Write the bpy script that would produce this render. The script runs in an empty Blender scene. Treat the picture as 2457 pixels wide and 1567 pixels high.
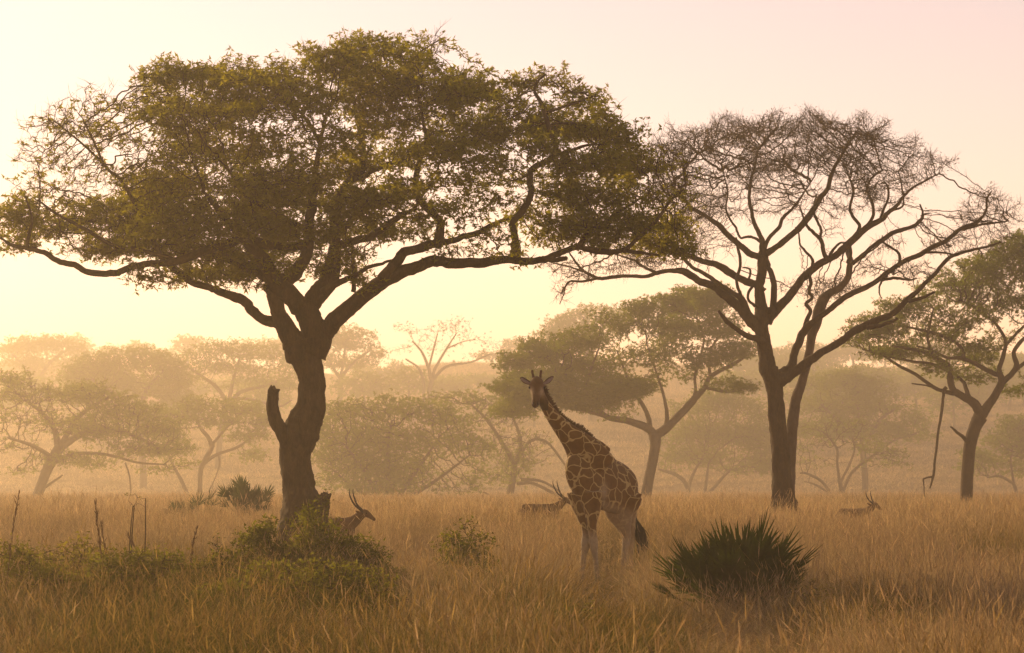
import bpy, bmesh, math, random
import numpy as np
from mathutils import Vector, Matrix, noise as mnoise

random.seed(7)
RNG = np.random.default_rng(7)
SC = bpy.context.scene
COL = SC.collection

# ------------------------------------------------------------------ camera
FPX = 6967.0            # focal length in photo pixels (photo is 2457 x 1567)
HORIZON = 1150.0        # photo row of the true horizon
CAMH = 2.4
PITCH = math.atan((HORIZON - 783.5) / FPX)
cam_data = bpy.data.cameras.new('camera')
cam = bpy.data.objects.new('camera', cam_data)
COL.objects.link(cam)
cam.location = (0, 0, CAMH)
cam.rotation_euler = (math.pi / 2 + PITCH, 0, 0)
cam_data.sensor_width = 36.0
cam_data.lens = 36.0 * FPX / 2457.0
cam_data.clip_start = 0.5
cam_data.clip_end = 3000
cam_data.dof.use_dof = True
cam_data.dof.focus_distance = 62.0
cam_data.dof.aperture_fstop = 5.6
SC.camera = cam

# ------------------------------------------------------------------ light
SUN_AZ = math.radians(-37.0) # left of the view direction (+Y)
SUN_EL = math.radians(18.0) 
SKY_TINT = (1.78, 0.94, 0.72) 
SKY_STRENGTH = 0.127 
SUN_STRENGTH = 5.0 
SUN_COLOR = (1.0, 0.67, 0.33) 
HAZE_DENSITY = .00100 
HAZE_COLOR = (1.0, 0.88, 0.69)
HAZE_ANISO = .72 
EXPOSURE = 0.27 

world = bpy.data.worlds.new('World')
SC.world = world
world.use_nodes = True
wn = world.node_tree
wn.nodes.clear()
w_out = wn.nodes.new('ShaderNodeOutputWorld')
w_bg = wn.nodes.new('ShaderNodeBackground')
w_sky = wn.nodes.new('ShaderNodeTexSky')
w_sky.sky_type = 'NISHITA'
w_sky.sun_disc = False
w_sky.sun_elevation = SUN_EL
w_sky.sun_rotation = SUN_AZ
w_sky.air_density = 1.0
w_sky.dust_density = 0.05
w_sky.ozone_density = 2.0
w_mix = wn.nodes.new('ShaderNodeMix')
w_mix.data_type = 'RGBA'
w_mix.blend_type = 'MULTIPLY'
w_mix.inputs[0].default_value = 1.0
wn.links.new(w_sky.outputs[0], w_mix.inputs[6])
w_mix.inputs[7].default_value = (*SKY_TINT, 1)
wn.links.new(w_mix.outputs[2], w_bg.inputs[0])
w_bg.inputs[1].default_value = SKY_STRENGTH
wn.links.new(w_bg.outputs[0], w_out.inputs[0])

sun_data = bpy.data.lights.new('sun', 'SUN')
sun_data.energy = SUN_STRENGTH
sun_data.angle = math.radians(0.5)
sun_data.color = SUN_COLOR
sun = bpy.data.objects.new('sun', sun_data)
COL.objects.link(sun)
sun_dir = Vector((math.sin(SUN_AZ) * math.cos(SUN_EL), math.cos(SUN_AZ) * math.cos(SUN_EL), math.sin(SUN_EL)))
sun.rotation_euler = sun_dir.to_track_quat('Z', 'Y').to_euler()
sun.location = (-40, 20, 60)

SC.view_settings.view_transform = 'Standard'
SC.view_settings.look = 'None'
SC.view_settings.exposure = EXPOSURE
SC.view_settings.gamma = 1.0
SC.view_settings.use_curve_mapping = False
SC.render.engine = 'CYCLES'
SC.cycles.use_denoising = True
SC.cycles.max_bounces = 6
SC.cycles.diffuse_bounces = 3
SC.cycles.transmission_bounces = 4
SC.cycles.volume_bounces = 2
SC.cycles.transparent_max_bounces = 8

# ------------------------------------------------------------------ helpers
def PX(px, py, y):
    """World point seen at photo pixel (px, py) at distance y along +Y (arrays allowed)."""
    px = np.asarray(px, float); py = np.asarray(py, float); y = np.asarray(y, float)
    cx = (px - 1228.5) / FPX
    cy = (783.5 - py) / FPX
    sp, cp = math.sin(PITCH), math.cos(PITCH)
    t = y / (cp - cy * sp)
    return np.stack([t * cx, y + 0 * cx, CAMH + t * (sp + cy * cp)], -1)

def mesh_from(name, verts, faces, mat=None, smooth=False, n=None):
    """Fast mesh from arrays: faces is an (F, k) int array, or a list of them."""
    me = bpy.data.meshes.new(name)
    fl = [np.asarray(f, np.int32) for f in (faces if isinstance(faces, list) else [faces]) if len(f)]
    verts = np.asarray(verts, np.float32)
    me.vertices.add(len(verts))
    me.vertices.foreach_set('co', verts.ravel())
    nl = sum(f.size for f in fl); nf = sum(len(f) for f in fl)
    me.loops.add(nl); me.polygons.add(nf)
    me.loops.foreach_set('vertex_index', np.concatenate([f.ravel() for f in fl]))
    starts, s = [], 0
    for f in fl:
        k = f.shape[1]
        starts.append(s + np.arange(len(f), dtype=np.int32) * k); s += f.size
    me.polygons.foreach_set('loop_start', np.concatenate(starts))
    if smooth:
        me.polygons.foreach_set('use_smooth', np.ones(nf, bool))
    me.update(calc_edges=True)
    if mat: me.materials.append(mat)
    return me

def link(name, me, parent=None, origin=None):
    o = bpy.data.objects.new(name, me)
    COL.objects.link(o)
    if parent is not None:
        o.parent = parent
    return o

def thing(name, label, cat, loc, group=None):
    o = bpy.data.objects.new(name, None)
    COL.objects.link(o)
    o.location = loc
    o.empty_display_size = 0.3
    o['label'] = label; o['category'] = cat
    if group: o['group'] = group
    return o

def part(name, verts, faces, mat, root, smooth=False):
    """A mesh part, vertices given in world space, stored relative to its thing."""
    v = np.asarray(verts, float) - np.array(root.matrix_world.translation if False else root.location)
    return link(name, mesh_from(name, v, faces, mat, smooth), root)

def catmull(pts, n_per=6):
    """Catmull-Rom resample of rows of numbers."""
    p = np.asarray(pts, float)
    if len(p) < 3:
        t = np.linspace(0, 1, n_per * 2)[:, None]
        return p[0] * (1 - t) + p[-1] * t
    q = np.vstack([2 * p[0] - p[1], p, 2 * p[-1] - p[-2]])
    out = []
    for i in range(1, len(q) - 2):
        t = np.linspace(0, 1, n_per, endpoint=False)[:, None]
        a, b, c, d = q[i - 1], q[i], q[i + 1], q[i + 2]
        out.append(0.5 * ((2 * b) + (-a + c) * t + (2 * a - 5 * b + 4 * c - d) * t ** 2 + (-a + 3 * b - 3 * c + d) * t ** 3))
    out.append(p[-1:])
    return np.vstack(out)

def frames(c):
    d = np.gradient(c, axis=0)
    d /= np.linalg.norm(d, axis=1)[:, None] + 1e-9
    up = np.array([0.3, 1.0, 0.1]) if abs(d[0][1]) < 0.9 else np.array([1.0, 0, 0])
    u = np.zeros_like(c); v = np.zeros_like(c)
    for i in range(len(c)):
        up = up - d[i] * np.dot(up, d[i])
        up /= np.linalg.norm(up) + 1e-9
        u[i] = up
        v[i] = np.cross(d[i], up)
    return d, u, v

def tube(c, r, sides=8, rough=0.0, seed=0, r2=None, ridges=0, bark=0.0, jag=0.0):
    """Capped tube along centres c with radii r; rough adds uneven bark relief."""
    c = np.asarray(c, float); r = np.asarray(r, float)
    n = len(c)
    _, u, v = frames(c)
    a = np.linspace(0, 2 * np.pi, sides, endpoint=False)
    rr = np.repeat(r[:, None], sides, 1)
    if rough:
        g = np.random.default_rng(seed)
        s = np.linspace(0, n, n)[:, None]
        k = np.zeros((n, sides))
        for m in range(1, 5):
            k += np.sin(m * a[None] + g.uniform(0, 6.3) + s * g.uniform(-.12, .12)) * g.uniform(.15, .5) / m
            k += np.sin(s * g.uniform(.25, .9) + g.uniform(0, 6.3) + m * a[None]) * .22
        k += g.normal(0, .25, (n, sides))
        if ridges:
            k += .8 * np.sin(a[None] * ridges + 1.5 * np.sin(s * .21 + g.uniform(0, 6)) + g.normal(0, .2, (n, sides)))
        rr = rr * (1 + rough * k)
    rb = rr if r2 is None else rr * np.asarray(r2)[:, None]
    verts = c[:, None] + u[:, None] * (rb * np.cos(a))[..., None] + v[:, None] * (rr * np.sin(a))[..., None]
    if jag:
        g = np.random.default_rng(seed + 5)
        dd = c[-1] - c[-2]; dd = dd / (np.linalg.norm(dd) + 1e-9)
        verts[-1] += dd * (g.uniform(-.6, 1.5, (sides, 1)) * r[-1] * jag)
        verts[-2] += dd * (g.uniform(-.3, .3, (sides, 1)) * r[-1] * jag)
    verts = verts.reshape(-1, 3)
    if bark:
        out_ = (verts.reshape(n, sides, 3) - c[:, None]).reshape(-1, 3)
        ln = np.linalg.norm(out_, axis=1)
        out_ /= ln[:, None] + 1e-9
        d = np.array([mnoise.fractal(Vector((v[0] * 5 + seed, v[1] * 5, v[2] * 1.3)), .7, 2.1, 4) for v in verts])
        d2 = np.array([abs(mnoise.noise(Vector((v[0] * 9, v[1] * 9 + seed, v[2] * 1.6)))) for v in verts])
        verts = verts + out_ * ((d * .5 + d2 * .7 - .45) * bark * np.minimum(ln, .5))[:, None]
    i = np.arange(n - 1)[:, None] * sides
    j = np.arange(sides)[None]; j2 = (j + 1) % sides
    f = np.stack([i + j, i + j2, i + sides + j2, i + sides + j], -1).reshape(-1, 4)
    verts = np.vstack([verts, c[:1], c[-1:]])
    b = n * sides
    jj = np.arange(sides)
    caps = np.vstack([np.stack([np.full(sides, b), (jj + 1) % sides, jj], -1),
                      np.stack([np.full(sides, b + 1), b - sides + jj, b - sides + (jj + 1) % sides], -1)])
    return verts, f, caps

def join(parts_):
    """Concatenate (verts, quads, tris) triples."""
    V, Q, T, o = [], [], [], 0
    for v, q, t in parts_:
        V.append(v)
        if len(q): Q.append(np.asarray(q) + o)
        if len(t): T.append(np.asarray(t) + o)
        o += len(v)
    return np.vstack(V), [np.vstack(Q) if Q else np.zeros((0, 4), int), np.vstack(T) if T else np.zeros((0, 3), int)]

def edges_mesh(a, b, ra, rb, sides=3):
    """Thin prisms from points a to points b."""
    n = len(a)
    d = b - a
    L = np.linalg.norm(d, axis=1)[:, None] + 1e-9
    d = d / L
    ref = np.where(np.abs(d[:, 2:3]) < .9, np.array([[0, 0, 1.0]]), np.array([[1.0, 0, 0]]))
    u = np.cross(d, ref); u /= np.linalg.norm(u, axis=1)[:, None] + 1e-9
    v = np.cross(d, u)
    ang = np.linspace(0, 2 * np.pi, sides, endpoint=False)
    ring = u[:, None] * np.cos(ang)[None, :, None] + v[:, None] * np.sin(ang)[None, :, None]
    V = np.concatenate([a[:, None] + ring * ra[:, None, None], b[:, None] + ring * rb[:, None, None]], 1).reshape(-1, 3)
    j = np.arange(sides); j2 = (j + 1) % sides
    f = np.stack([j, j2, sides + j2, sides + j], -1)
    F = (np.arange(n)[:, None, None] * 2 * sides + f[None]).reshape(-1, 4)
    return V, F

# ------------------------------------------------------------------ materials
def new_mat(name):
    m = bpy.data.materials.new(name); m.use_nodes = True
    nt = m.node_tree; nt.nodes.clear()
    return m, nt, nt.nodes.new('ShaderNodeOutputMaterial')

def noise_node(nt, scale, detail=4, rough=.6, vec=None, dim='3D'):
    n = nt.nodes.new('ShaderNodeTexNoise'); n.inputs['Scale'].default_value = scale
    n.inputs['Detail'].default_value = detail; n.inputs['Roughness'].default_value = rough
    if vec is not None: nt.links.new(vec, n.inputs['Vector'])
    return n

def ramp(nt, fac, stops):
    r = nt.nodes.new('ShaderNodeValToRGB')
    e = r.color_ramp.elements
    while len(e) < len(stops): e.new(.5)
    for k, (p, c) in enumerate(stops):
        e[k].position = p; e[k].color = (*c, 1)
    nt.links.new(fac, r.inputs[0])
    return r

def bark_mat(name, dark, light, scale=6.0, bump=.6):
    m, nt, out = new_mat(name)
    tc = nt.nodes.new('ShaderNodeTexCoord')
    mp = nt.nodes.new('ShaderNodeMapping'); mp.inputs['Scale'].default_value = (1, 1, .35)
    nt.links.new(tc.outputs['Object'], mp.inputs[0])
    n = noise_node(nt, scale, 8, .7, mp.outputs[0])
    n2 = noise_node(nt, scale * 5, 5, .7, mp.outputs[0])
    mx = nt.nodes.new('ShaderNodeMix'); mx.data_type = 'FLOAT'; mx.inputs[0].default_value = .45
    nt.links.new(n.outputs[0], mx.inputs[2]); nt.links.new(n2.outputs[0], mx.inputs[3])
    r = ramp(nt, mx.outputs[0], [(.32, dark), (.66, light)])
    b = nt.nodes.new('ShaderNodeBsdfPrincipled'); b.inputs['Roughness'].default_value = .9
    b.inputs['Specular IOR Level'].default_value = .15
    bp = nt.nodes.new('ShaderNodeBump'); bp.inputs['Strength'].default_value = bump; bp.inputs['Distance'].default_value = .05
    nt.links.new(mx.outputs[0], bp.inputs['Height']); nt.links.new(bp.outputs[0], b.inputs['Normal'])
    nt.links.new(r.outputs[0], b.inputs['Base Color'])
    nt.links.new(b.outputs[0], out.inputs[0])
    return m

def leaf_mat(name, cols, trans, tmix=.5, scale=.5):
    """Thin leaves: diffuse + translucent; colour differs from clump to clump."""
    m, nt, out = new_mat(name)
    g = nt.nodes.new('ShaderNodeNewGeometry')
    n = noise_node(nt, scale, 3, .6, g.outputs['Position'])
    n2 = noise_node(nt, scale * 14, 2, .6, g.outputs['Position'])
    mx = nt.nodes.new('ShaderNodeMix'); mx.data_type = 'FLOAT'; mx.inputs[0].default_value = .45
    nt.links.new(n.outputs[0], mx.inputs[2]); nt.links.new(n2.outputs[0], mx.inputs[3])
    k = len(cols)
    r = ramp(nt, mx.outputs[0], [(.30 + .4 * i / max(1, k - 1), c) for i, c in enumerate(cols)])
    r2 = ramp(nt, mx.outputs[0], [(.30 + .4 * i / max(1, len(trans) - 1), c) for i, c in enumerate(trans)])
    d = nt.nodes.new('ShaderNodeBsdfDiffuse'); t = nt.nodes.new('ShaderNodeBsdfTranslucent')
    nt.links.new(r.outputs[0], d.inputs[0]); nt.links.new(r2.outputs[0], t.inputs[0])
    ms = nt.nodes.new('ShaderNodeMixShader'); ms.inputs[0].default_value = tmix
    nt.links.new(d.outputs[0], ms.inputs[1]); nt.links.new(t.outputs[0], ms.inputs[2])
    nt.links.new(ms.outputs[0], out.inputs[0])
    return m

def plain_mat(name, a, b, scale=8, rough=.8, spec=.2):
    m, nt, out = new_mat(name)
    tc = nt.nodes.new('ShaderNodeTexCoord')
    n = noise_node(nt, scale, 5, .6, tc.outputs['Object'])
    r = ramp(nt, n.outputs[0], [(.35, a), (.65, b)])
    p = nt.nodes.new('ShaderNodeBsdfPrincipled'); p.inputs['Roughness'].default_value = rough
    p.inputs['Specular IOR Level'].default_value = spec
    nt.links.new(r.outputs[0], p.inputs['Base Color']); nt.links.new(p.outputs[0], out.inputs[0])
    return m

M_BARK = bark_mat('bark_dark', (.010, .005, .002), (.085, .052, .022), 6, 1.0)
M_BARK_PALE = bark_mat('bark_pale', (.06, .042, .028), (.18, .135, .09), 5)
M_BARK_GREY = bark_mat('bark_grey', (.05, .033, .02), (.14, .10, .06), 3)
M_TWIG = plain_mat('twig_brown', (.03, .018, .008), (.07, .042, .02), 3, .9, .1)
M_TWIG_RED = plain_mat('twig_reddish', (.020, .010, .003), (.058, .030, .011), 3, .9, .1)
M_LEAF = leaf_mat('acacia_leaf', [(.035, .044, .005), (.055, .072, .007), (.085, .088, .010)], [(.20, .20, .005), (.36, .33, .008), (.50, .40, .012)], .58, .35)
M_LEAF_DRY = leaf_mat('dry_leaf', [(.07, .045, .02), (.12, .075, .03)], [(.10, .06, .02), (.18, .11, .04)], .5, .6)
M_LEAF_BG = leaf_mat('woodland_leaf', [(.04, .055, .010), (.07, .09, .015)], [(.16, .20, .008), (.30, .33, .012)], .55, .25)
M_LEAF_SHRUB = leaf_mat('shrub_leaf', [(.018, .026, .004), (.036, .048, .007), (.065, .068, .012)], [(.07, .08, .005), (.19, .19, .010), (.32, .28, .02)], .5, 1.5)
# ------------------------------------------------------------------ ground
_GY = np.array([-60, 0, 40, 57, 61, 66, 71, 110, 150, 220, 400, 445, 505, 585, 800, 940, 1150.0])
_GZ = np.array([-.2, -.2, -.1, .02, .08, .60, .78, .85, .75, .35, -.1, 3.6, 10.5, 17.2, 33.0, 35.0, 31.0])
_gy = np.linspace(-60, 1160, 2441)
_gz = np.interp(_gy, _GY, _GZ)
_gz = np.convolve(np.pad(_gz, 2, 'edge'), np.ones(5) / 5, 'valid')

def GZ(x, y):
    """Ground height."""
    x = np.asarray(x, float); y = np.asarray(y, float)
    z = np.interp(y, _gy, _gz)
    far = np.clip((y - 420) / 200, 0, 1)
    z = z + .06 * np.sin(x * .9 + y * .31) + .05 * np.sin(x * .37 - y * .53 + 1.3)
    z = z + far * (1.3 * np.sin(x * .045 + 1.0) + .8 * np.sin(x * .11 + y * .02)) 
    # low earth mound under the foreground shrubs
    z = z + .75 * np.exp(-(((x + 3.6) / 2.1) ** 2 + ((y - 48.5) / 3.0) ** 2))
    z = z + .30 * np.exp(-(((x + 7.0) / 1.6) ** 2 + ((y - 46.0) / 2.5) ** 2))
    return z

def build_ground():
    ys = np.concatenate([np.arange(-55, 130, 1.0), np.arange(130, 340, 3.0), np.arange(340, 1141, 12.0)])
    xs = np.concatenate([np.arange(-330, -30, 10.0), np.arange(-30, 30, .8), np.arange(30, 331, 10.0)])
    X, Y = np.meshgrid(xs, ys)
    V = np.stack([X, Y, GZ(X, Y)], -1).reshape(-1, 3)
    ny, nx = X.shape
    i = (np.arange(ny - 1)[:, None] * nx + np.arange(nx - 1)[None]).ravel()
    F = np.stack([i, i + 1, i + nx + 1, i + nx], -1)
    m, nt, out = new_mat('savanna_soil')
    g = nt.nodes.new('ShaderNodeNewGeometry')
    n = noise_node(nt, .35, 6, .65, g.outputs['Position'])
    n2 = noise_node(nt, 6, 6, .7, g.outputs['Position'])
    mx = nt.nodes.new('ShaderNodeMix'); mx.data_type = 'FLOAT'; mx.inputs[0].default_value = .5
    nt.links.new(n.outputs[0], mx.inputs[2]); nt.links.new(n2.outputs[0], mx.inputs[3])
    r = ramp(nt, mx.outputs[0], [(.3, (.09, .055, .025)), (.5, (.17, .11, .05)), (.7, (.25, .165, .085))])
    b = nt.nodes.new('ShaderNodeBsdfDiffuse')
    nt.links.new(r.outputs[0], b.inputs[0]); nt.links.new(b.outputs[0], out.inputs[0])
    o = link('ground', mesh_from('ground', V, F, m, True))
    o['kind'] = 'structure'
build_ground()

def build_haze():
    bm = bmesh.new()
    bmesh.ops.create_cube(bm, size=1.0)
    for v in bm.verts:
        v.co = Vector((v.co.x * 680, 542 + v.co.y * 1209, 22.0 + v.co.z * 46.6))
    me = bpy.data.meshes.new('haze'); bm.to_mesh(me); bm.free()
    m, nt, out = new_mat('morning_haze')
    v = nt.nodes.new('ShaderNodeVolumePrincipled')
    v.inputs['Color'].default_value = (*HAZE_COLOR, 1)
    v.inputs['Density'].default_value = HAZE_DENSITY
    v.inputs['Anisotropy'].default_value = HAZE_ANISO
    nt.links.new(v.outputs[0], out.inputs['Volume'])
    me.materials.append(m)
    o = link('haze', me)
    o['kind'] = 'stuff'
build_haze()
# ------------------------------------------------------------------ trees
def colonize(nodes, par, att, step, di, dk, iters, rng, jitter=.25, droop=0.0):
    """Space colonisation: grow twigs from nodes towards the attractors."""
    nodes = [np.asarray(nodes, np.float32)]; par = [np.asarray(par, np.int64)]
    att = np.asarray(att, np.float32)
    M = len(att)
    near = np.zeros(M, np.int64); nd = np.full(M, 1e9, np.float32)
    P = nodes[0]
    for s in range(0, M, 4000):
        d = ((att[s:s + 4000, None] - P[None]) ** 2).sum(-1)
        near[s:s + 4000] = d.argmin(1); nd[s:s + 4000] = np.sqrt(d.min(1))
    alive = np.ones(M, bool)
    for it in range(iters):
        P = np.concatenate(nodes)
        act = np.where(alive & (nd < di))[0]
        if len(act) == 0: break
        k = near[act]
        dirv = att[act] - P[k]
        dirv /= np.linalg.norm(dirv, axis=1)[:, None] + 1e-6
        uk, inv = np.unique(k, return_inverse=True)
        acc = np.zeros((len(uk), 3), np.float32)
        np.add.at(acc, inv, dirv)
        acc /= np.linalg.norm(acc, axis=1)[:, None] + 1e-6
        acc += rng.normal(0, jitter, acc.shape)
        acc[:, 2] -= droop
        acc /= np.linalg.norm(acc, axis=1)[:, None] + 1e-6
        new = (P[uk] + acc * step).astype(np.float32)
        base = len(P)
        nodes.append(new); par.append(uk)
        idx = np.where(alive)[0]
        A = att[idx]
        for s in range(0, len(idx), 3000):
            a = A[s:s + 3000]
            d = ((a ** 2).sum(1)[:, None] + (new ** 2).sum(1)[None] - 2 * a @ new.T)
            j = d.argmin(1)
            dm = np.sqrt(np.maximum(d[np.arange(len(a)), j], 0))
            ii = idx[s:s + 3000]
            b = dm < nd[ii]
            nd[ii[b]] = dm[b]; near[ii[b]] = base + j[b]
        alive &= nd > dk
    return np.concatenate(nodes), np.concatenate(par)

def leaf_quads(cent, n_each, spread, L, W, rng, flat=.35, star=1):
    """Diamond leaflets scattered round the centres."""
    c = np.repeat(cent, n_each, 0)
    n = len(c)
    off = rng.normal(0, 1, (n, 3)) * spread; off[:, 2] *= .6
    c = c + off
    if star > 1:
        c = np.repeat(c, star, 0); n = len(c)
        c = c + rng.normal(0, .012, (n, 3))
    d = rng.normal(0, 1, (n, 3)); d[:, 2] *= .6
    d /= np.linalg.norm(d, axis=1)[:, None]
    w = rng.normal(0, 1, (n, 3)); w[:, 2] *= flat
    w = w - d * (w * d).sum(1)[:, None]; w /= np.linalg.norm(w, axis=1)[:, None] + 1e-6
    l = L * rng.uniform(.6, 1.3, (n, 1)); ww = W * rng.uniform(.6, 1.3, (n, 1))
    V = np.stack([c + d * l * .15 + w * ww, c + d * l, c + d * l * .15 - w * ww], 1).reshape(-1, 3)
    return V, np.arange(n * 3).reshape(-1, 3)

class Limb:
    def __init__(s, pts, o0=0.0, o1=0.0, name='limb', rough=.10, grow=.3, dead=False, mat=None, ridges=0):
        s.pts = pts; s.o0 = o0; s.o1 = o1; s.name = name; s.rough = rough; s.grow = grow; s.dead = dead; s.mat = mat; s.ridges = ridges

def build_tree(name, label, cat, d, limbs, lobes, depth=4.0, n_att=3000, step=.22, dk=.3, di=3.0, twig_r=.006, rexp=2.3,
               leaf=(6, .16, .13, .028), bark=None, twigm=None, leafm=None, seed=1, group=None, jitter=.28, droop=0.0,
               base=None, sides=12, max_twig=.06, iters=160, lobe_up=.0, stuff=True, rd_k=1.15, gap=(0, 0), fuzz=None, edge=.18, agap=None):
    rng = np.random.default_rng(seed)
    bx, by = (limbs[0].pts[0][0], limbs[0].pts[0][1]) if base is None else base
    bp = PX(bx, by, d); bp[2] = GZ(bp[0], bp[1])
    root = thing(name, label, cat, bp, group)
    m_px = d / FPX
    N, PR = [], []
    cnt = 0
    order = 0
    for li, L in enumerate(limbs):
        p = np.array(L.pts, float)
        t = np.linspace(0, 1, len(p))
        seg = np.concatenate([[0], np.cumsum(np.linalg.norm(np.diff(p[:, :2], axis=0), axis=1))])
        t = seg / seg[-1]
        off = L.o0 + (L.o1 - L.o0) * t ** 1.3
        y = d + off
        W = PX(p[:, 0], p[:, 1], y)
        r = p[:, 2] * .5 * y / FPX
        if L.name == 'trunk':
            # carry the foot into the ground
            g = GZ(W[0, 0], W[0, 1])
            if W[0, 2] > g - .15:
                foot = W[0].copy(); foot[2] = g - .25
                W = np.vstack([foot, W]); r = np.concatenate([[r[0] * 1.12], r])
        big = L.name == 'trunk' and sides >= 16
        q = catmull(np.column_stack([W, r]), 14 if big else 6 if L.name == 'trunk' else 5)
        c, rr = q[:, :3], np.maximum(q[:, 3], .004)
        if L.name != 'trunk':
            # slight natural crookedness
            wob = np.cumsum(rng.normal(0, 1, (len(c), 3)), 0)
            wob -= np.linspace(0, 1, len(c))[:, None] * wob[-1]
            c = c + wob * np.minimum(rr, .05)[:, None] * .16
        sd = sides if L.name == 'trunk' else max(6, sides - 4)
        if r.max() < .035: sd = 5
        if big: sd = 44
        elif rr.max() > .10 and sides >= 16: sd = 18
        tv, tq, tc = tube(c, rr, sd, L.rough * (.5 if big else 1), seed * 31 + li, ridges=L.ridges, bark=.20 if big else (.16 if sides >= 16 and rr.max() > .05 else 0),
                          jag=.45 if L.name.startswith('broken') or L.name == 'root_flare' else 0)
        part(L.name, tv, [tq, tc], L.mat or bark, root, True)
        if not L.dead:
            k0 = int(len(c) * L.grow)
            pts = c[k0:]
            if len(pts) > 1:
                # densify for growth
                dd = np.concatenate([[0], np.cumsum(np.linalg.norm(np.diff(pts, axis=0), axis=1))])
                ss = np.arange(0, dd[-1], step)
                pts = np.column_stack([np.interp(ss, dd, pts[:, k]) for k in range(3)])
            N.append(pts); PR.append(np.full(len(pts), -1))
    N = np.vstack(N); nb = len(N)
    # attractors
    lob = [tuple(l) + (None,) * (6 - len(l)) for l in lobes]
    cxs = np.array([l[0] for l in lob]); x0, x1 = cxs.min() - 60, cxs.max() + 60
    w = []
    specs = []
    for (cx, cy, rx, ry, od, wt) in lob:
        u = (cx - (x0 + x1) / 2) / ((x1 - x0) / 2)
        ext = depth * math.sqrt(max(.1, 1 - u * u))
        if od is None: od = rng.uniform(-.75, .75) * ext
        rd = (rx * .6 + ry * .6) * m_px * rd_k
        wt = 1.0 if wt is None else wt
        specs.append((cx, cy, rx, ry, od, rd, wt)); w.append(rx * ry * wt)
    w = np.array(w) / sum(w)
    A, AL = [], []
    for sp, ww in zip(specs, w):
        n = max(6, int(n_att * ww))
        v = rng.normal(0, 1, (n, 3)); v /= np.linalg.norm(v, axis=1)[:, None]
        v *= rng.uniform(0, 1, (n, 1)) ** (1 / 2.4)
        v[:, 1] = v[:, 1] * (1 - lobe_up) + lobe_up * np.abs(v[:, 1])
        # uneven edge
        e = 1 + edge * np.sin(5 * np.arctan2(v[:, 1], v[:, 0]) + sp[0]) + .1 * np.sin(11 * np.arctan2(v[:, 1], v[:, 0]) + sp[1])
        A.append(PX(sp[0] + v[:, 0] * sp[2] * e, sp[1] - v[:, 1] * sp[3] * e, d + sp[4] + v[:, 2] * sp[5]))
        AL.append(np.full(n, sp[6]))
    A = np.vstack(A); AL = np.concatenate(AL)
    if agap:
        z = np.zeros(len(A))
        for _ in range(7):
            kk = rng.normal(0, agap[0], 3) * np.array([1, 1, 1.5]); z += np.sin(A @ kk + rng.uniform(0, 6.3))
        A = A[(z / 2.0 > -agap[1]) | (rng.uniform(0, 1, len(A)) < .12)]
    P, par = colonize(N, np.full(nb, -1), A, step, di, dk, iters, rng, jitter, droop)
    n = len(P)
    # pipe radii
    rad = np.zeros(n); nch = np.zeros(n, int)
    acc = np.zeros(n)
    for i in range(n - 1, nb - 1, -1):
        a = acc[i] if acc[i] > 0 else twig_r ** rexp
        rad[i] = a ** (1 / rexp)
        acc[par[i]] += a; nch[par[i]] += 1
    rad = np.minimum(rad, max_twig)
    idx = np.arange(nb, n)
    pr = par[idx]
    ra = np.where(pr >= nb, rad[pr], rad[idx]); ra = np.minimum(ra, rad[idx] * 1.5)
    V, Fc = edges_mesh(P[pr], P[idx], ra, rad[idx] * .9, 3)
    if fuzz:
        t0 = idx[rad[idx] < twig_r * 2.2]
        c0 = np.repeat(P[t0], fuzz[0], 0)
        out = np.repeat(P[t0] - P[par[t0]], fuzz[0], 0); out /= np.linalg.norm(out, axis=1)[:, None] + 1e-6
        dv = out * 1.1 + rng.normal(0, .6, c0.shape); dv[:, 2] += .15; dv /= np.linalg.norm(dv, axis=1)[:, None]
        ln = fuzz[1] * rng.uniform(.4, 1.3, (len(c0), 1))
        V2, F2 = edges_mesh(c0, c0 + dv * ln, np.full(len(c0), fuzz[2]), np.full(len(c0), fuzz[2] * .5), 3)
        Fc = np.vstack([Fc, F2 + len(V)]); V = np.vstack([V, V2])
    tw = part('twigs', V, Fc, twigm or M_TWIG, root)
    if stuff: tw['kind'] = 'stuff'
    # leaves on outer nodes
    if leaf[0] > 0:
        tips = idx[(rad[idx] < twig_r * 2.6)]
        # leafiness of the nearest lobe
        tp = P[tips]
        lc = np.array([PX(s[0], s[1], d + s[4]) for s in specs])
        lr = np.array([(s[2] + s[3]) / 2 * m_px for s in specs])
        lw = np.array([s[6] for s in specs])
        dist = np.linalg.norm(tp[:, None] - lc[None], axis=2) / lr[None]
        lf = lw[dist.argmin(1)]
        lf = np.where(lf >= .99, 1.0, lf * .35)
        if gap[1]:
            z = np.zeros(len(tips))
            for _ in range(7):
                kk = rng.normal(0, gap[0], 3); z += np.sin(tp @ kk + rng.uniform(0, 6.3))
            lf = lf * np.where(z / 2.0 > -gap[1], 1.0, .22)
        keep = rng.uniform(0, 1, len(tips)) < lf
        V, Fc = leaf_quads(tp[keep], leaf[0], leaf[1], leaf[2], leaf[3], rng, star=leaf[4] if len(leaf) > 4 else 1)
        if len(V):
            cr = part('crown', V, Fc, leafm or M_LEAF, root)
            if stuff: cr['kind'] = 'stuff'
        nl = len(Fc)
    else: nl = 0
    print(name, 'nodes', n, 'leaves', nl, 'tris', (n - nb) * 6 + nl)
    return root
def T(s):
    return [tuple(float(v) for v in q.split(',')) for q in s.split()]

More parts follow.
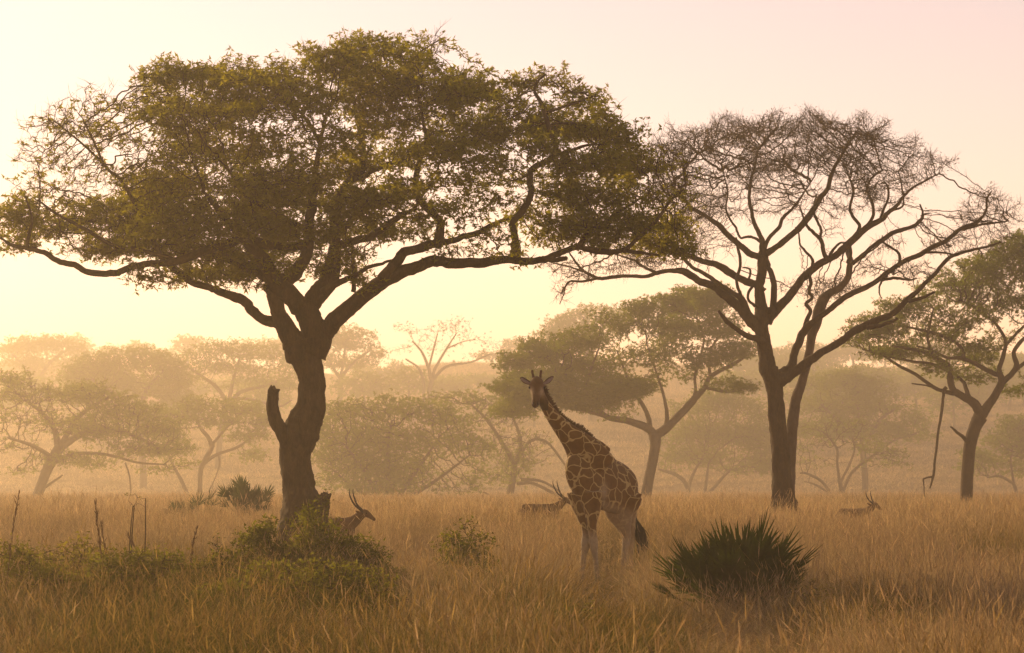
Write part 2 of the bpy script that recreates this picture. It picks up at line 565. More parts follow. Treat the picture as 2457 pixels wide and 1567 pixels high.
def main_acacia():
    L = [
        Limb(T('728,1275,132 724,1225,102 718,1180,84 713,1140,79 709,1094,78 714,1058,93 728,1022,91 744,986,78 747,951,69 749,915,64 741,879,70 727,843,81 722,818,96'), name='trunk', dead=True, rough=.055, ridges=7),
        Limb(T('690,1070,40 677,1034,37 664,1006,34 657,972,31 656,948,30 657,936,27'), -.15, -.35, 'broken_branch', .08, dead=True),
        Limb(T('752,1265,60 766,1225,46 777,1200,32 784,1186,22'), -.25, -.45, 'root_flare', .14, dead=True),
        Limb(T('722,850,80 703,815,60 688,792,52 676,770,46 668,750,38 662,725,36 656,706,37 648,688,34 645,683,24'), 0, -.25, 'broken_limb', .07, dead=True),
        Limb(T('672,778,34 646,770,27 622,761,25 605,743,25 588,721,25 564,710,24 526,698,21 500,688,18 460,675,18 430,655,19 400,632,17 378,600,14 350,560,11 315,525,7'), 0, 1.6, grow=.5),
        Limb(T('655,590,26 620,582,25 575,578,24 530,595,22 478,610,21 430,628,20 387,633,18 342,638,17 300,650,17 273,656,17 219,654,16 182,642,15 141,629,14 109,608,13 68,595,11 30,588,8 0,570,5'), -.8, -2.2, grow=.4),
        Limb(T('742,850,82 756,815,74 744,778,62 736,756,60 731,733,66'), 0, 0, rough=.06, dead=True),
        Limb(T('722,742,52 700,712,50 684,694,49 668,674,47 652,643,38 636,616,33 616,597,30 588,572,25 562,543,20 533,510,16 495,468,10'), 0, -2.0, grow=.4),
        Limb(T('690,690,44 660,672,36 630,654,31 604,644,28 580,632,26 545,618,22 500,602,18 450,585,13 410,560,8'), -.1, 1.8, grow=.4),
        Limb(T('672,680,40 697,664,38 716,642,34 730,612,30 735,570,28 737,535,26 741,505,24 748,460,20 756,410,16 768,350,11 778,300,7'), 0, -.8, grow=.4),
        Limb(T('735,592,20 700,590,20 661,586,20 630,577,18 598,556,14 560,520,9'), -.3, 1.2, grow=.3),
        Limb(T('736,546,15 705,537,15 680,522,14 640,502,12 598,480,9 560,440,6'), -.3, -2.4, grow=.3),
        Limb(T('744,735,54 764,708,50 780,680,49 793,650,44 802,618,36 808,580,29 806,545,26 807,505,24 818,465,23 842,436,24 865,415,23 872,388,20 868,350,16 858,300,12 850,240,7'), 0, 1.2, grow=.45),
        Limb(T('809,590,22 846,576,20 880,568,19 905,554,18 930,536,16 962,516,12 1000,500,7'), .3, -1.5, grow=.35),
        Limb(T('775,700,22 805,682,18 833,667,15 864,654,12 883,641,10 917,633,8 939,625,6'), -.3, -.9, 'broken_branch', dead=True),
        Limb(T('847,700,13 849,675,11 849,640,10 846,600,8 842,570,5'), -.3, -.5, grow=.4),
        Limb(T('865,430,18 890,412,15 930,398,12 975,385,9 1010,360,6'), .7, 1.8, grow=.3),
        Limb(T('812,545,18 840,535,14 890,440,5'), .5, 2.2, grow=.3),
        Limb(T('748,832,64 766,805,52 788,778,46 806,760,43 838,731,39 890,688,38 943,657,35 995,640,31 1032,626,28 1070,627,27 1110,629,26 1162,627,25 1214,620,22 1266,624,18 1302,619,18 1341,603,16 1385,587,14 1419,595,16 1458,600,15 1497,600,12 1536,606,9 1580,612,5'), 0, -1.8, grow=.4),
        Limb(T('1300,620,14 1330,622,13 1352,620,12 1360,621,10'), -1.35, -1.5, 'broken_branch', dead=True),
        Limb(T('915,668,28 943,634,26 963,612,25 993,601,23 1032,589,22 1071,580,16 1110,568,15 1149,557,14 1175,542,12 1214,526,10 1260,505,6'), -.5, 1.4, grow=.3),
        Limb(T('1048,588,27 1055,560,22 1055,532,20 1036,506,19 1011,482,18 999,456,17 998,417,15 1005,380,12 1022,340,10 1014,280,7 1000,220,5'), -.2, -.6, grow=.3),
        Limb(T('1235,622,32 1236,592,21 1235,560,18 1234,532,16 1254,508,17 1276,470,17 1275,430,17 1278,402,17 1304,390,15 1326,375,14 1329,351,14 1316,310,13 1304,273,12 1292,241,10 1280,219,8 1288,196,6 1310,178,4'), -1.1, -.2, grow=.3),
        Limb(T('1310,272,8 1340,260,7 1374,250,6 1429,228,4'), -.3, .4, grow=.2),
        Limb(T('1328,375,10 1360,365,9 1400,350,7 1450,345,4'), -.3, -1.2, grow=.2),
        Limb(T('1318,300,7 1350,297,6 1395,297,4'), -.2, .5, grow=.2),
        Limb(T('1390,590,13 1410,560,11 1450,530,9 1500,500,7 1560,460,4'), -1.4, -.2, grow=.2),
        Limb(T('1500,600,11 1540,565,10 1580,520,9 1610,480,7 1640,455,4'), -1.7, -.8, grow=.2),
        Limb(T('395,632,13 360,560,11 330,500,9 290,430,8 255,400,7 225,340,6 200,290,4'), -1.0, -1.8, grow=.3),
        Limb(T('270,420,7 230,375,6 180,330,5 130,290,3'), -1.6, -1.9, grow=.2),
        Limb(T('66,594,9 70,560,8 75,520,6 60,470,4'), -2.0, -2.1, grow=.2),
        Limb(T('220,560,9 180,540,8 130,510,6 90,480,4'), -1.5, -1.2, grow=.2),
        Limb(T('430,628,12 350,600,11 280,590,10 220,560,9'), -1.0, -1.5, grow=.3),
        Limb(T('770,350,10 740,290,8 690,240,6 640,200,4'), -.8, .6, grow=.2),
        Limb(T('600,480,10 540,400,9 480,330,7 420,260,5 390,190,3'), 1.0, .4, grow=.2),
        Limb(T('858,300,10 880,240,8 930,190,6 1000,130,4 1060,92,3'), 1.2, .6, grow=.2),
    ]
    B = [  # crown lobes: centre, radii (photo px), depth offset, leafiness
        (420,180,90,36),(390,225,90,50),(560,190,110,45),(690,185,110,45),(800,150,90,50),(890,120,80,40),(970,140,80,45),
        (1045,105,60,34,None,.6),(1000,200,110,60),(860,220,120,70),(720,250,130,60),(570,260,120,60),(440,290,110,55),
        (330,260,80,50,None,.5),(210,240,80,45,None,.42),(150,300,90,50,None,.42),(250,320,100,50,None,.5),(110,370,80,50,None,.42),
        (180,390,90,50,None,.5),(70,450,60,45,None,.42),(160,460,90,45,None,.5),(50,520,60,45,None,1),(40,585,55,35,None,1),
        (280,430,90,50,None,.7),(120,550,80,40,None,1),(230,530,110,50),(350,490,110,60),(320,590,110,40),(210,600,70,30),
        (410,380,110,60),(540,360,120,70),(680,350,120,70),(810,330,110,70),(930,290,100,60),(1070,230,90,55),(1150,220,70,45),(1100,300,100,55),
        (460,460,110,55),(590,440,120,60),(710,430,100,50),(450,550,110,40),(560,530,100,40),(650,480,90,50),
        (830,400,80,40),(960,390,70,45),(1060,360,90,50),(1170,320,80,55),(1200,260,60,45),(960,460,60,35),(1090,440,90,40),(1170,400,80,40),
        (1090,510,100,35),(1180,480,80,40),(890,480,80,35),(870,550,90,40),(950,560,80,35),(840,610,60,30),(690,600,70,25),(590,680,80,20),
        (500,660,80,22),(360,670,60,22),(690,640,40,20),(780,560,50,40),
        (330,545,100,45),(430,520,110,55),(540,500,110,55),(620,545,100,40),(480,600,110,35),(600,625,80,26),(700,565,70,35),(860,505,80,45),(900,565,60,28),(800,645,60,26),(855,655,45,26),(560,655,90,24),(760,480,70,45),(250,600,80,26),(400,450,90,45),
        (1270,200,55,35),(1340,190,50,30),(1400,240,55,35),(1450,270,45,35),(1380,310,90,45),(1290,300,60,45),(1470,330,70,45),(1300,350,60,30),
        (1400,390,100,45),(1510,400,80,45),(1590,380,70,45,None,.42),(1640,420,60,50,None,.42),(1250,430,60,30),(1350,460,110,50),(1460,470,110,50),(1560,470,90,50,None,.6),
        (1640,480,50,40,None,.7),(1290,520,80,40),(1400,540,100,40),(1510,540,90,40),(1600,540,60,30),(1320,570,60,22),(1560,590,70,30),(1630,600,50,30),(1440,580,60,25),
        (880,690,20,18),(1080,600,50,16),(1180,570,70,20),(1030,540,40,25),
    ]
    return build_tree('acacia_tree', 'big spreading acacia with thick curved trunk, broken limb stubs and dense green crown', 'tree', 62.0, L, B,
        depth=4.2, n_att=56000, step=.12, dk=.125, di=4.0, twig_r=.0050, leaf=(2, .12, .12, .024, 7), gap=(1.4, .30), agap=(.9, .75), edge=.30, fuzz=(2, .20, .003), bark=M_BARK, twigm=M_TWIG, leafm=M_LEAF,
        seed=11, sides=20, jitter=.30, max_twig=.05, lobe_up=.15)
main_acacia()
def bare_acacia():
    L = [
        Limb(T('1880,1240,96 1881,1207,68 1877,1170,54 1874,1120,49 1873,1080,46 1866,1021,43 1861,962,42 1857,925,43 1850,900,46 1842,885,44 1839,860,40 1836,838,38 1831,812,36 1826,786,37 1829,760,42 1828,738,36'), name='trunk', dead=True, rough=.05, ridges=6),
        Limb(T('1886,1240,60 1891,1180,36 1896,1100,31 1901,1021,29 1909,962,26 1922,923,23 1931,890,22 1938,862,22 1943,838,22 1949,799,25 1959,773,26 1965,747,28 1974,722,27 1992,703,20 2015,690,18 2034,668,17 2038,643,16 2041,625,14 2034,604,12 2030,585,9'), .5, 1.8, name='trunk', dead=True, rough=.06, ridges=5, mat=M_BARK_GREY),
        # straight up from the fork
        Limb(T('1828,745,34 1823,700,24 1825,682,23 1831,656,24 1832,617,24 1833,598,20 1831,572,13 1820,547,11 1809,521,10 1804,500,9 1796,470,8 1800,430,7 1812,390,5 1820,350,3'), 0, -.3, grow=.45),
        Limb(T('1834,600,14 1848,570,10 1871,547,10 1879,528,9 1900,505,7 1925,470,5 1950,430,3'), 0, 1.2, grow=.3),
        Limb(T('1836,612,18 1858,597,15 1884,573,15 1910,552,15 1929,529,16 1945,508,15 1967,475,14 1987,447,12 2000,405,10 2020,375,8 2040,337,6 2060,310,3'), 0, -1.6, grow=.35),
        Limb(T('1829,618,18 1801,609,17 1785,594,16 1762,575,15 1741,555,14 1723,536,13 1702,523,11 1676,508,10 1655,495,9 1634,468,7 1610,440,4'), 0, 1.6, grow=.3),
        Limb(T('1826,580,8 1810,572,7 1796,569,7 1778,573,6 1771,558,6 1765,542,6 1752,526,5 1742,500,5 1746,460,4 1735,410,3'), -.1, -1.2, grow=.4),
        Limb(T('1852,750,24 1856,734,17 1857,695,16 1850,661,14 1842,640,12'), -.2, -.1, dead=True),
        # long left limbs
        Limb(T('1830,795,34 1817,781,34 1796,763,30 1767,734,25 1741,713,22 1715,693,20 1684,680,18 1665,668,18 1646,655,18 1614,650,12 1575,657,10 1549,663,9 1497,663,9 1458,668,9 1432,665,9 1411,655,8 1391,640,7 1375,619,5 1362,600,3'), 0, -1.2, grow=.45),
        Limb(T('1436,668,7 1396,675,6 1367,676,5 1356,690,4 1352,708,3 1343,730,2'), -1.1, -1.3, grow=.2),
        Limb(T('1578,656,8 1549,642,7 1523,624,6 1497,616,5 1471,608,4'), -.9, -.2, grow=.2),
        Limb(T('1400,652,5 1365,640,4 1330,632,3 1310,625,2'), -1.1, -1.3, grow=.2),
        Limb(T('1830,700,22 1815,686,18 1796,677,18 1772,664,18 1746,648,18 1715,633,16 1676,622,13 1650,614,12 1628,603,10 1590,600,8 1550,590,5'), 0, 1.3, grow=.4),
        Limb(T('1800,765,20 1780,720,16 1762,703,12 1728,680,11 1697,659,10 1663,643,9 1648,630,9 1630,608,7 1610,570,4'), -.1, -1.8, grow=.4),
        Limb(T('1778,712,11 1775,703,9 1766,672,8 1774,646,8 1775,617,8 1772,597,7 1766,570,5'), -.3, -.9, grow=.5),
        Limb(T('1812,735,8 1795,718,7 1800,695,7 1812,676,8'), -.1, .1, dead=True),
        Limb(T('1830,822,20 1811,811,15 1785,801,13 1754,779,12 1736,763,10 1725,746,6'), -.2, -.6, 'broken_branch', dead=True),
        Limb(T('1797,668,6 1800,648,5 1790,642,4 1782,643,3'), .1, .2, 'broken_branch', dead=True),
        # right limb
        Limb(T('1838,770,34 1858,742,25 1884,716,22 1910,685,20 1936,656,20 1962,633,18 2002,612,17 2028,591,17 2046,575,18 2080,544,16 2119,524,13 2134,507,11 2153,491,9 2171,465,7 2192,447,6 2223,431,5 2255,416,3'), 0, 1.0, grow=.45),
        Limb(T('2046,578,12 2062,546,9 2047,520,8 2041,499,7 2048,468,7 2046,447,6 2032,410,4'), .4, -.6, grow=.3),
        Limb(T('2060,562,10 2088,535,9 2098,512,8 2096,489,8 2084,462,6 2080,447,5 2096,423,5 2119,408,4'), .5, 1.7, grow=.3),
        Limb(T('2135,506,7 2164,494,5 2167,470,4 2164,452,4 2158,416,3'), .8, .2, grow=.3),
        Limb(T('2110,532,8 2120,504,7 2132,473,6 2131,444,5 2117,438,4'), .7, 1.6, grow=.3),
        Limb(T('1985,622,14 1975,604,11 1968,578,10 1949,557,9 1935,538,7 1920,500,4'), .2, -.9, grow=.3),
        Limb(T('1975,604,8 1970,575,7 1971,550,7 1956,523,7 1952,500,5 1960,465,3'), .2, 1.2, grow=.3),
        Limb(T('1950,645,9 1950,630,8 1944,615,7 1931,602,6 1918,586,5 1916,562,4 1908,545,3'), .2, -.4, grow=.4),
        Limb(T('1990,617,9 2000,600,7 2014,585,6 2030,582,5'), .2, .6, grow=.4),
        Limb(T('2038,585,9 2041,610,9 2034,630,9'), .4, 1.0, dead=True),
        Limb(T('2045,632,11 2070,610,11 2093,590,11 2119,573,12 2140,560,12 2160,552,11 2190,540,10 2210,522,8 2212,505,5 2207,490,4'), 1.5, 2.2, grow=.4),
        Limb(T('2210,520,6 2222,514,4 2234,511,2'), 2.2, 2.3, dead=True),
        # stem rising right of the fork
        Limb(T('1868,905,36 1884,893,30 1897,878,22 1908,838,20 1922,805,20 1936,784,19 1962,763,16 1989,745,15 2015,724,14 2054,703,14 2093,685,13 2132,656,13 2166,632,12 2197,619,12 2231,600,12 2268,582,11 2296,559,10 2315,548,9 2341,541,9 2356,525,7 2367,504,6 2368,478,5 2380,458,3'), 0, -1.5, grow=.5),
        Limb(T('2312,550,7 2345,541,6 2380,536,5 2420,530,3'), -1.3, -.6, grow=.1),
        Limb(T('2155,640,9 2159,622,8 2158,608,7 2143,595,6 2119,580,5 2117,565,3'), -.8, -.2, grow=.3),
        Limb(T('2130,660,8 2119,668,7 2110,686,5 2110,705,4 2117,718,2'), -.8, -1.0, dead=True),
        Limb(T('2118,671,8 2140,665,8 2158,666,7 2184,671,5 2200,667,3'), -.8, -1.5, grow=.4),
        Limb(T('1934,788,14 1939,768,11 1947,747,10 1935,729,9 1948,714,8 1939,699,8 1944,682,9 1942,658,9'), -.1, .1, dead=True, rough=.16),
        Limb(T('2178,628,8 2200,612,7 2236,606,6 2270,608,5 2290,612,5'), -.9, -1.2, grow=.5),
        # low right limb
        Limb(T('1868,912,40 1885,903,32 1910,888,26 1942,867,23 1975,844,20 2015,820,18 2041,802,18 2067,789,19 2106,771,17 2145,753,15 2171,728,14 2197,707,12 2218,684,11 2242,660,10 2257,640,10 2288,614,9 2328,603,7 2367,593,6 2403,580,4'), -.1, -2.2, grow=.5),
        Limb(T('2080,786,12 2111,782,10 2135,773,9 2153,764,6'), -1.1, -1.6, 'broken_branch', dead=True),
        Limb(T('2180,725,9 2215,714,8 2242,701,5'), -1.5, -2.0, 'broken_branch', dead=True),
        Limb(T('1842,640,16 1838,625,15 1833,600,14'), 0, 0, dead=True),
    ]
    B = [
        (1600,370,60,40,None,.25),(1650,350,80,45,None,.2),(1740,325,85,40,None,.55),(1830,315,85,38,None,.55),(1930,305,85,35,None,.55),(2020,315,80,40,None,.55),
        (2100,345,80,45,None,.6),(2170,370,60,40,None,.6),(2230,400,50,30,None,.6),(1680,430,80,50,None,.15),(1780,400,80,45,None,.55),(1880,390,80,45,None,.55),
        (1970,370,80,40,None,.55),(2070,400,80,45,None,.6),(2150,430,70,40,None,.6),(1840,450,60,40,None,.05),(1930,440,60,40,None,.05),(2040,450,60,30,None,.05),
        (1600,450,60,45,None,.55),(1640,530,60,35,None,.4),(1580,560,70,30,None,.55),(1700,500,60,40,None,.15),(2210,430,40,25,None,.55),
        (2370,480,45,35,None,.15),(2330,520,50,30,None,.15),(2410,520,45,35,None,.15),(2300,570,50,22,None,.1),(2390,565,45,18,None,.1),(2340,600,60,16,None,.1),
        (1450,640,60,25,None,.2),(1380,660,50,22,None,.1),(1350,640,45,20,None,.1),(1345,700,25,30,None,.05),(1560,630,60,20,None,.55),(1500,600,50,22,None,.55),
        (2000,690,55,28,None,.6),(1960,710,35,22,None,.6),(2080,640,40,22,None,.25),(2130,590,40,22,None,.1),(2190,650,45,25,None,.4),(1900,690,35,20,None,.1),
        (1720,470,60,35,None,.04),(1800,500,60,40,None,.03),(1900,490,60,40,None,.03),(2000,500,60,40,None,.03),(2080,470,60,40,None,.03),(1680,580,50,30,None,.1),(2150,480,50,30,None,.05),(2250,590,40,25,None,.1),(1980,570,40,30,None,.02),(2100,480,40,30,None,.05),(1750,590,30,25,None,.1),(2220,540,30,20,None,.1),
    ]
    return build_tree('bare_acacia_tree', 'nearly leafless acacia with twin stems and bare brown twigs right of the giraffe', 'tree', 90.0, L, B,
        depth=4.5, n_att=60000, step=.13, dk=.135, di=4.0, twig_r=.0065, fuzz=(2, .26, .0042), rexp=2.5, leaf=(6, .13, .09, .020), bark=M_BARK, twigm=M_TWIG_RED, leafm=M_LEAF_DRY,
        seed=23, sides=16, jitter=.20, max_twig=.07, edge=.42, agap=(.85, .55), droop=-.04)
bare_acacia()

def far_right_acacia():
    L = [
        Limb(T('2320,1225,36 2320,1194,30 2322,1125,30 2328,1063,30 2340,1025,31 2353,1000,36'), name='trunk', dead=True, rough=.05, ridges=5),
        Limb(T('2352,1003,28 2369,978,23 2392,944,20 2405,916,18 2398,888,13 2406,859,11 2413,822,9 2400,791,8 2378,766,7 2340,740,6 2300,718,4'), 0, .6),
        Limb(T('2404,918,16 2425,898,14 2438,875,13 2432,844,10 2450,819,10 2475,790,7 2490,740,5'), .3, -1.0),
        Limb(T('2425,900,10 2456,872,9 2480,850,7 2510,810,5'), .2, 1.0),
        Limb(T('2396,900,12 2381,894,12 2338,872,10 2306,859,9 2269,856,7 2238,841,6 2200,830,4'), .2, -1.8),
        Limb(T('2313,862,8 2306,834,8 2275,812,8 2231,797,8 2188,788,6 2140,780,4'), -.4, 1.5, grow=.2),
        Limb(T('2412,830,8 2440,800,7 2470,770,5'), .3, 1.5, grow=.2),
        Limb(T('2353,1000,26 2338,969,22 2306,950,18 2288,936,17 2280,906,16 2276,881,14 2244,859,12 2213,844,9 2181,838,7 2140,830,5'), 0, -1.4),
        Limb(T('2290,945,12 2264,938,10 2238,928,9 2197,900,8 2150,875,7 2119,853,6 2069,838,4'), -.3, .8, grow=.4),
        Limb(T('2240,929,5 2215,923,4 2188,920,3'), -.1, -.3, 'broken_branch', dead=True),
        Limb(T('2330,962,13 2322,945,11 2313,919,9 2294,900,7 2270,880,5'), 0, 1.6, grow=.4),
        Limb(T('2326,1062,13 2310,1048,9 2296,1036,7 2281,1024,4'), -.3, -.6, 'broken_branch', dead=True),
        Limb(T('2275,890,9 2230,872,8 2190,868,7 2150,860,5 2110,850,3'), -.3, -2.2, grow=.2),
        Limb(T('2238,850,8 2225,810,7 2232,770,6 2240,740,4'), -.6, -.4, grow=.3),
        Limb(T('2270,930,10 2264,940,8 2260,984,7 2250,1047,6 2245,1094,6 2239,1141,6 2231,1172,3'), -.4, -.4, 'hanging_branch', dead=True, rough=.16),
        Limb(T('2239,1143,5 2226,1147,4 2216,1151,4 2217,1170,3 2218,1192,2'), -.4, -.5, 'hanging_branch', dead=True),
    ]
    B = [(2080,800,60,28),(2130,780,80,38),(2200,745,90,45),(2050,820,50,20),(2280,700,90,50),(2370,660,80,55),(2450,600,70,45),(2420,640,80,50),(2150,845,70,22),
         (2230,800,80,30),(2320,760,80,40),(2400,730,80,40),(2480,700,80,60),(2270,845,60,22),(2350,860,50,20),(2330,905,50,25),(2500,650,70,60),(2430,940,30,14),
         (2250,890,50,18),(2100,850,50,14),(2520,780,60,50),(2340,830,50,18)]
    return build_tree('acacia_tree', 'leafy acacia at the right edge with forked trunk and a long broken branch hanging down', 'tree', 138.0, L, B,
        depth=4.5, n_att=20000, step=.20, dk=.21, gap=(1.2, .8), agap=(.6, .45), di=5.0, twig_r=.008, leaf=(4, .15, .13, .028, 7), bark=M_BARK, twigm=M_TWIG, leafm=M_LEAF_BG,
        seed=31, sides=14, jitter=.32, lobe_up=.15)
far_right_acacia()

def green_mid_acacia():
    L = [
        Limb(T('1547,1225,34 1549,1195,27 1556,1155,25 1563,1120,25 1572,1070,26 1572,1040,32'), name='trunk', dead=True, rough=.05, ridges=5),
        Limb(T('1572,1045,24 1549,1025,20 1505,1010,17 1455,1000,14 1425,970,11 1404,937,9 1370,905,7 1330,890,5'), 0, -1.2),
        Limb(T('1455,1000,9 1400,985,8 1350,975,6 1310,965,4'), -.3, 1.2, grow=.2),
        Limb(T('1572,1045,24 1600,1024,21 1641,984,19 1668,955,17 1690,930,13 1705,903,11 1759,874,9 1790,855,5'), 0, 1.0),
        Limb(T('1664,962,11 1668,935,8 1668,903,7 1680,860,6 1690,810,5 1670,760,3'), .4, -.4, grow=.3),
        Limb(T('1705,905,9 1700,860,7 1715,820,5 1740,790,3'), .7, 1.8, grow=.3),
        Limb(T('1560,1032,15 1556,1002,12 1543,971,10 1522,937,8 1500,890,6 1480,840,4'), .1, 1.4),
        Limb(T('1600,1025,13 1600,990,10 1590,940,7 1570,880,5 1550,820,3'), .1, -.8),
        Limb(T('1404,937,7 1420,880,6 1440,830,4'), -.6, -.2, grow=.2),
        Limb(T('1425,970,7 1360,950,6 1290,900,4'), -.5, -1.8, grow=.2),
        Limb(T('1690,930,8 1740,940,7 1780,935,4'), .6, .2, grow=.2),
    ]
    B = [(1240,870,50,28),(1310,850,70,38),(1390,820,80,42),(1480,780,80,40),(1540,745,50,28),(1580,790,60,35),(1430,880,90,42),(1320,920,90,40),(1530,860,80,40),(1230,930,55,30),
         (1390,970,60,20),(1270,960,60,20),(1480,930,70,30),(1640,730,70,40),(1710,720,60,35),(1630,800,60,35),(1720,790,70,40),(1690,860,70,32),(1770,840,50,32),(1730,925,60,22),(1790,930,35,14),(1600,870,40,25),(1560,920,40,20),(1300,950,95,38),(1420,962,90,32),(1235,985,55,26),(1500,935,70,34),(1520,930,60,26),(1600,840,60,40),(1660,900,50,24)]
    return build_tree('acacia_tree', 'hazy green umbrella acacia with forked trunk standing behind the giraffe', 'tree', 190.0, L, B,
        depth=4.5, n_att=26000, step=.32, dk=.33, gap=(.75, .7), agap=(.45, .7), di=5.0, twig_r=.008, leaf=(6, .25, .20, .044, 7), bark=M_BARK_GREY, twigm=M_TWIG, leafm=M_LEAF_BG,
        seed=37, sides=12, jitter=.3, lobe_up=.2)
green_mid_acacia()

G_HAZE = 'hazy trees behind the big acacia'
def bg(name, label, d, limbs, lobes, n=2200, leaf=(8, .3, .22, .05), step=.38, bark=None, leafm=None, seed=1, twig=.018, depth=5, cat='tree', di=8.0, twigm=None, jitter=.32, **kw):
    return build_tree(name, label, cat, d, limbs, lobes, depth=depth, n_att=int(n * 2.2), step=step * 1.7, dk=step * 1.65, di=di, twig_r=twig, leaf=(max(2, int(leaf[0] * .42)), leaf[1] * 1.3, leaf[2] * 1.45, leaf[3] * 1.6, 6), gap=(.43, .95), agap=(.31, .5),
                      bark=bark or M_BARK_GREY, twigm=twigm or M_TWIG, leafm=leafm or M_LEAF_BG, seed=seed, sides=9, jitter=jitter, iters=110, **kw)

def trunk(s): return Limb(T(s), name='trunk', dead=True, rough=.05)

def mid_trees():
    bg('acacia_tree', 'wide low hazy acacia at the left edge with drooping crown', 260,
       [trunk('82,1215,30 90,1190,26 108,1140,25 125,1105,26 145,1070,26'), Limb(T('145,1075,20 200,1040,15 270,1030,12 330,1050,9 390,1080,6'), 0, -1.5), Limb(T('140,1075,18 130,1030,14 100,990,10 60,960,6'), 0, 1.5),
        Limb(T('140,1080,16 180,1010,12 230,970,8 270,950,5'), 0, .5), Limb(T('118,1118,12 170,1090,10 250,1090,8 330,1110,6 400,1115,4'), 0, 1.8), Limb(T('130,1100,12 80,1070,9 20,1050,6'), 0, -1.8),
        Limb(T('90,1180,9 120,1160,7 150,1140,4'), 0, -.5, dead=True), Limb(T('300,1110,4 310,1140,4 314,1180,3 313,1200,2'), .8, .8, 'hanging_branch', dead=True)],
       [(40,910,55,28),(80,950,110,36),(190,950,110,32),(290,985,90,34),(370,1025,70,30),(430,1075,45,24),(90,1010,120,36),(230,1030,120,36),(340,1080,80,26),(30,1070,80,34),(140,1100,90,22),(440,1115,40,16),(60,1130,50,14),(220,1115,60,14),(380,1130,50,12)],
       n=7500, leaf=(9, .22, .17, .036), step=.27, seed=41, depth=4.0, lobe_up=.2, group=G_HAZE)
    bg('slender_acacia_tree', 'hazy acacia with thin twisting trunk behind the low acacia at the left', 312,
       [trunk('480,1205,13 480,1166,11 483,1123,12 506,1078,12 510,1065,11'), Limb(T('508,1070,11 500,1050,10 483,1029,8 470,1000,5'), 0, -.8), Limb(T('487,1114,9 519,1091,8 573,1072,7 600,1050,4'), 0, 1.2),
        Limb(T('508,1068,8 540,1030,6 570,1000,4'), 0, .6), Limb(T('455,1205,10 448,1180,9 433,1148,9 415,1115,6 400,1080,4'), 1.0, 1.6), Limb(T('524,1092,4 526,1115,4 515,1150,3 501,1180,3'), .3, .4, 'hanging_branch', dead=True)],
       [(500,975,75,24),(570,985,70,28),(440,1000,60,28),(620,1010,40,26),(520,1010,80,22),(600,1045,45,22),(400,1045,45,24),(610,1095,36,18),(380,1085,30,14)], n=3200, seed=43, step=.32, lobe_up=.2, group=G_HAZE)
    bg('acacia_tree', 'dense hazy acacia crown rising over the low acacia at the left', 413,
       [trunk('345,1185,18 342,1100,16 335,1040,17 330,1000,18'), Limb(T('330,1005,14 280,950,11 220,910,7'), 0, -2), Limb(T('330,1005,14 350,940,10 380,900,6'), 0, 1), Limb(T('332,1020,10 390,980,8 430,960,5'), 0, 2)],
       [(230,880,70,30),(310,865,80,34),(390,880,60,34),(180,905,45,26),(270,915,90,34),(370,930,80,40),(430,975,60,34),(420,915,40,30),(360,990,60,25)], n=4200, seed=47, step=.38, lobe_up=.1, leaf=(12, .34, .24, .055), group=G_HAZE)
    bg('acacia_tree', 'umbrella shaped hazy acacia directly left of the big trunk', 448,
       [trunk('522,1170,15 525,1080,14 535,1010,14 548,965,15'), Limb(T('548,970,12 580,940,10 640,925,7 690,905,5'), 0, 1.5), Limb(T('548,970,11 520,930,9 480,900,6 450,880,4'), 0, -1), Limb(T('548,968,11 560,910,8 575,860,5'), 0, .5),
        Limb(T('560,955,9 610,960,7 670,975,5 700,960,4'), 0, -2)],
       [(555,840,90,28),(630,850,80,30),(480,865,60,30),(690,885,45,30),(560,880,100,30),(450,905,50,26),(640,915,80,22),(520,930,60,20),(690,930,50,18)], n=4000, seed=53, step=.4, lobe_up=.25, group=G_HAZE)
    bg('acacia_tree', 'pale hazy round topped tree just right of the big trunk', 572,
       [trunk('816,1000,16 815,972,13 817,930,12 818,905,13'), Limb(T('818,908,10 800,885,7 785,850,4'), 0, -1), Limb(T('818,908,10 835,885,8 860,860,6 890,840,4'), 0, 1), Limb(T('818,905,8 825,860,6 830,820,4'), 0, .3)],
       [(830,800,60,20),(800,825,50,28),(865,825,50,26),(900,850,28,24),(780,860,30,24),(850,870,45,18),(800,875,30,14)], n=2200, seed=59, step=.5, leaf=(12, .4, .3, .07), lobe_up=.15, group=G_HAZE)
    bg('bare_tree', 'pale bare branched tree fading into the mist in the middle distance', 552,
       [trunk('1033,985,13 1031,939,11 1036,916,11 1036,905,12'), Limb(T('1018,985,10 1017,955,8 1016,916,8 1005,884,6 973,861,4'), .5, 0, name='trunk', dead=True),
        Limb(T('1034,910,10 1028,884,8 1012,845,6 989,818,4'), 0, -1), Limb(T('1038,910,9 1044,884,7 1071,837,5 1095,800,3'), 0, 1), Limb(T('1040,910,9 1071,880,7 1130,869,5 1175,850,3'), 0, -1), Limb(T('1028,885,6 1040,840,5 1050,800,3'), 0, 1.5, grow=.2),
        Limb(T('1071,837,4 1110,820,3 1140,815,2'), 1, .5, grow=.2)],
       [(975,790,35,16,None,.55),(1010,800,40,20,None,.55),(1060,785,40,20,None,.55),(1100,775,40,18,None,.55),(1120,800,40,18,None,.55),(955,840,30,14,None,.55),(1180,825,45,16,None,.4),(1140,850,50,18,None,.4),(1050,830,50,20,None,.55),(985,830,30,16,None,.55),(1200,850,40,14,None,.5)],
       n=1800, seed=61, step=.5, twig=.016, leaf=(5, .4, .25, .06), leafm=M_LEAF_DRY, group=G_HAZE)
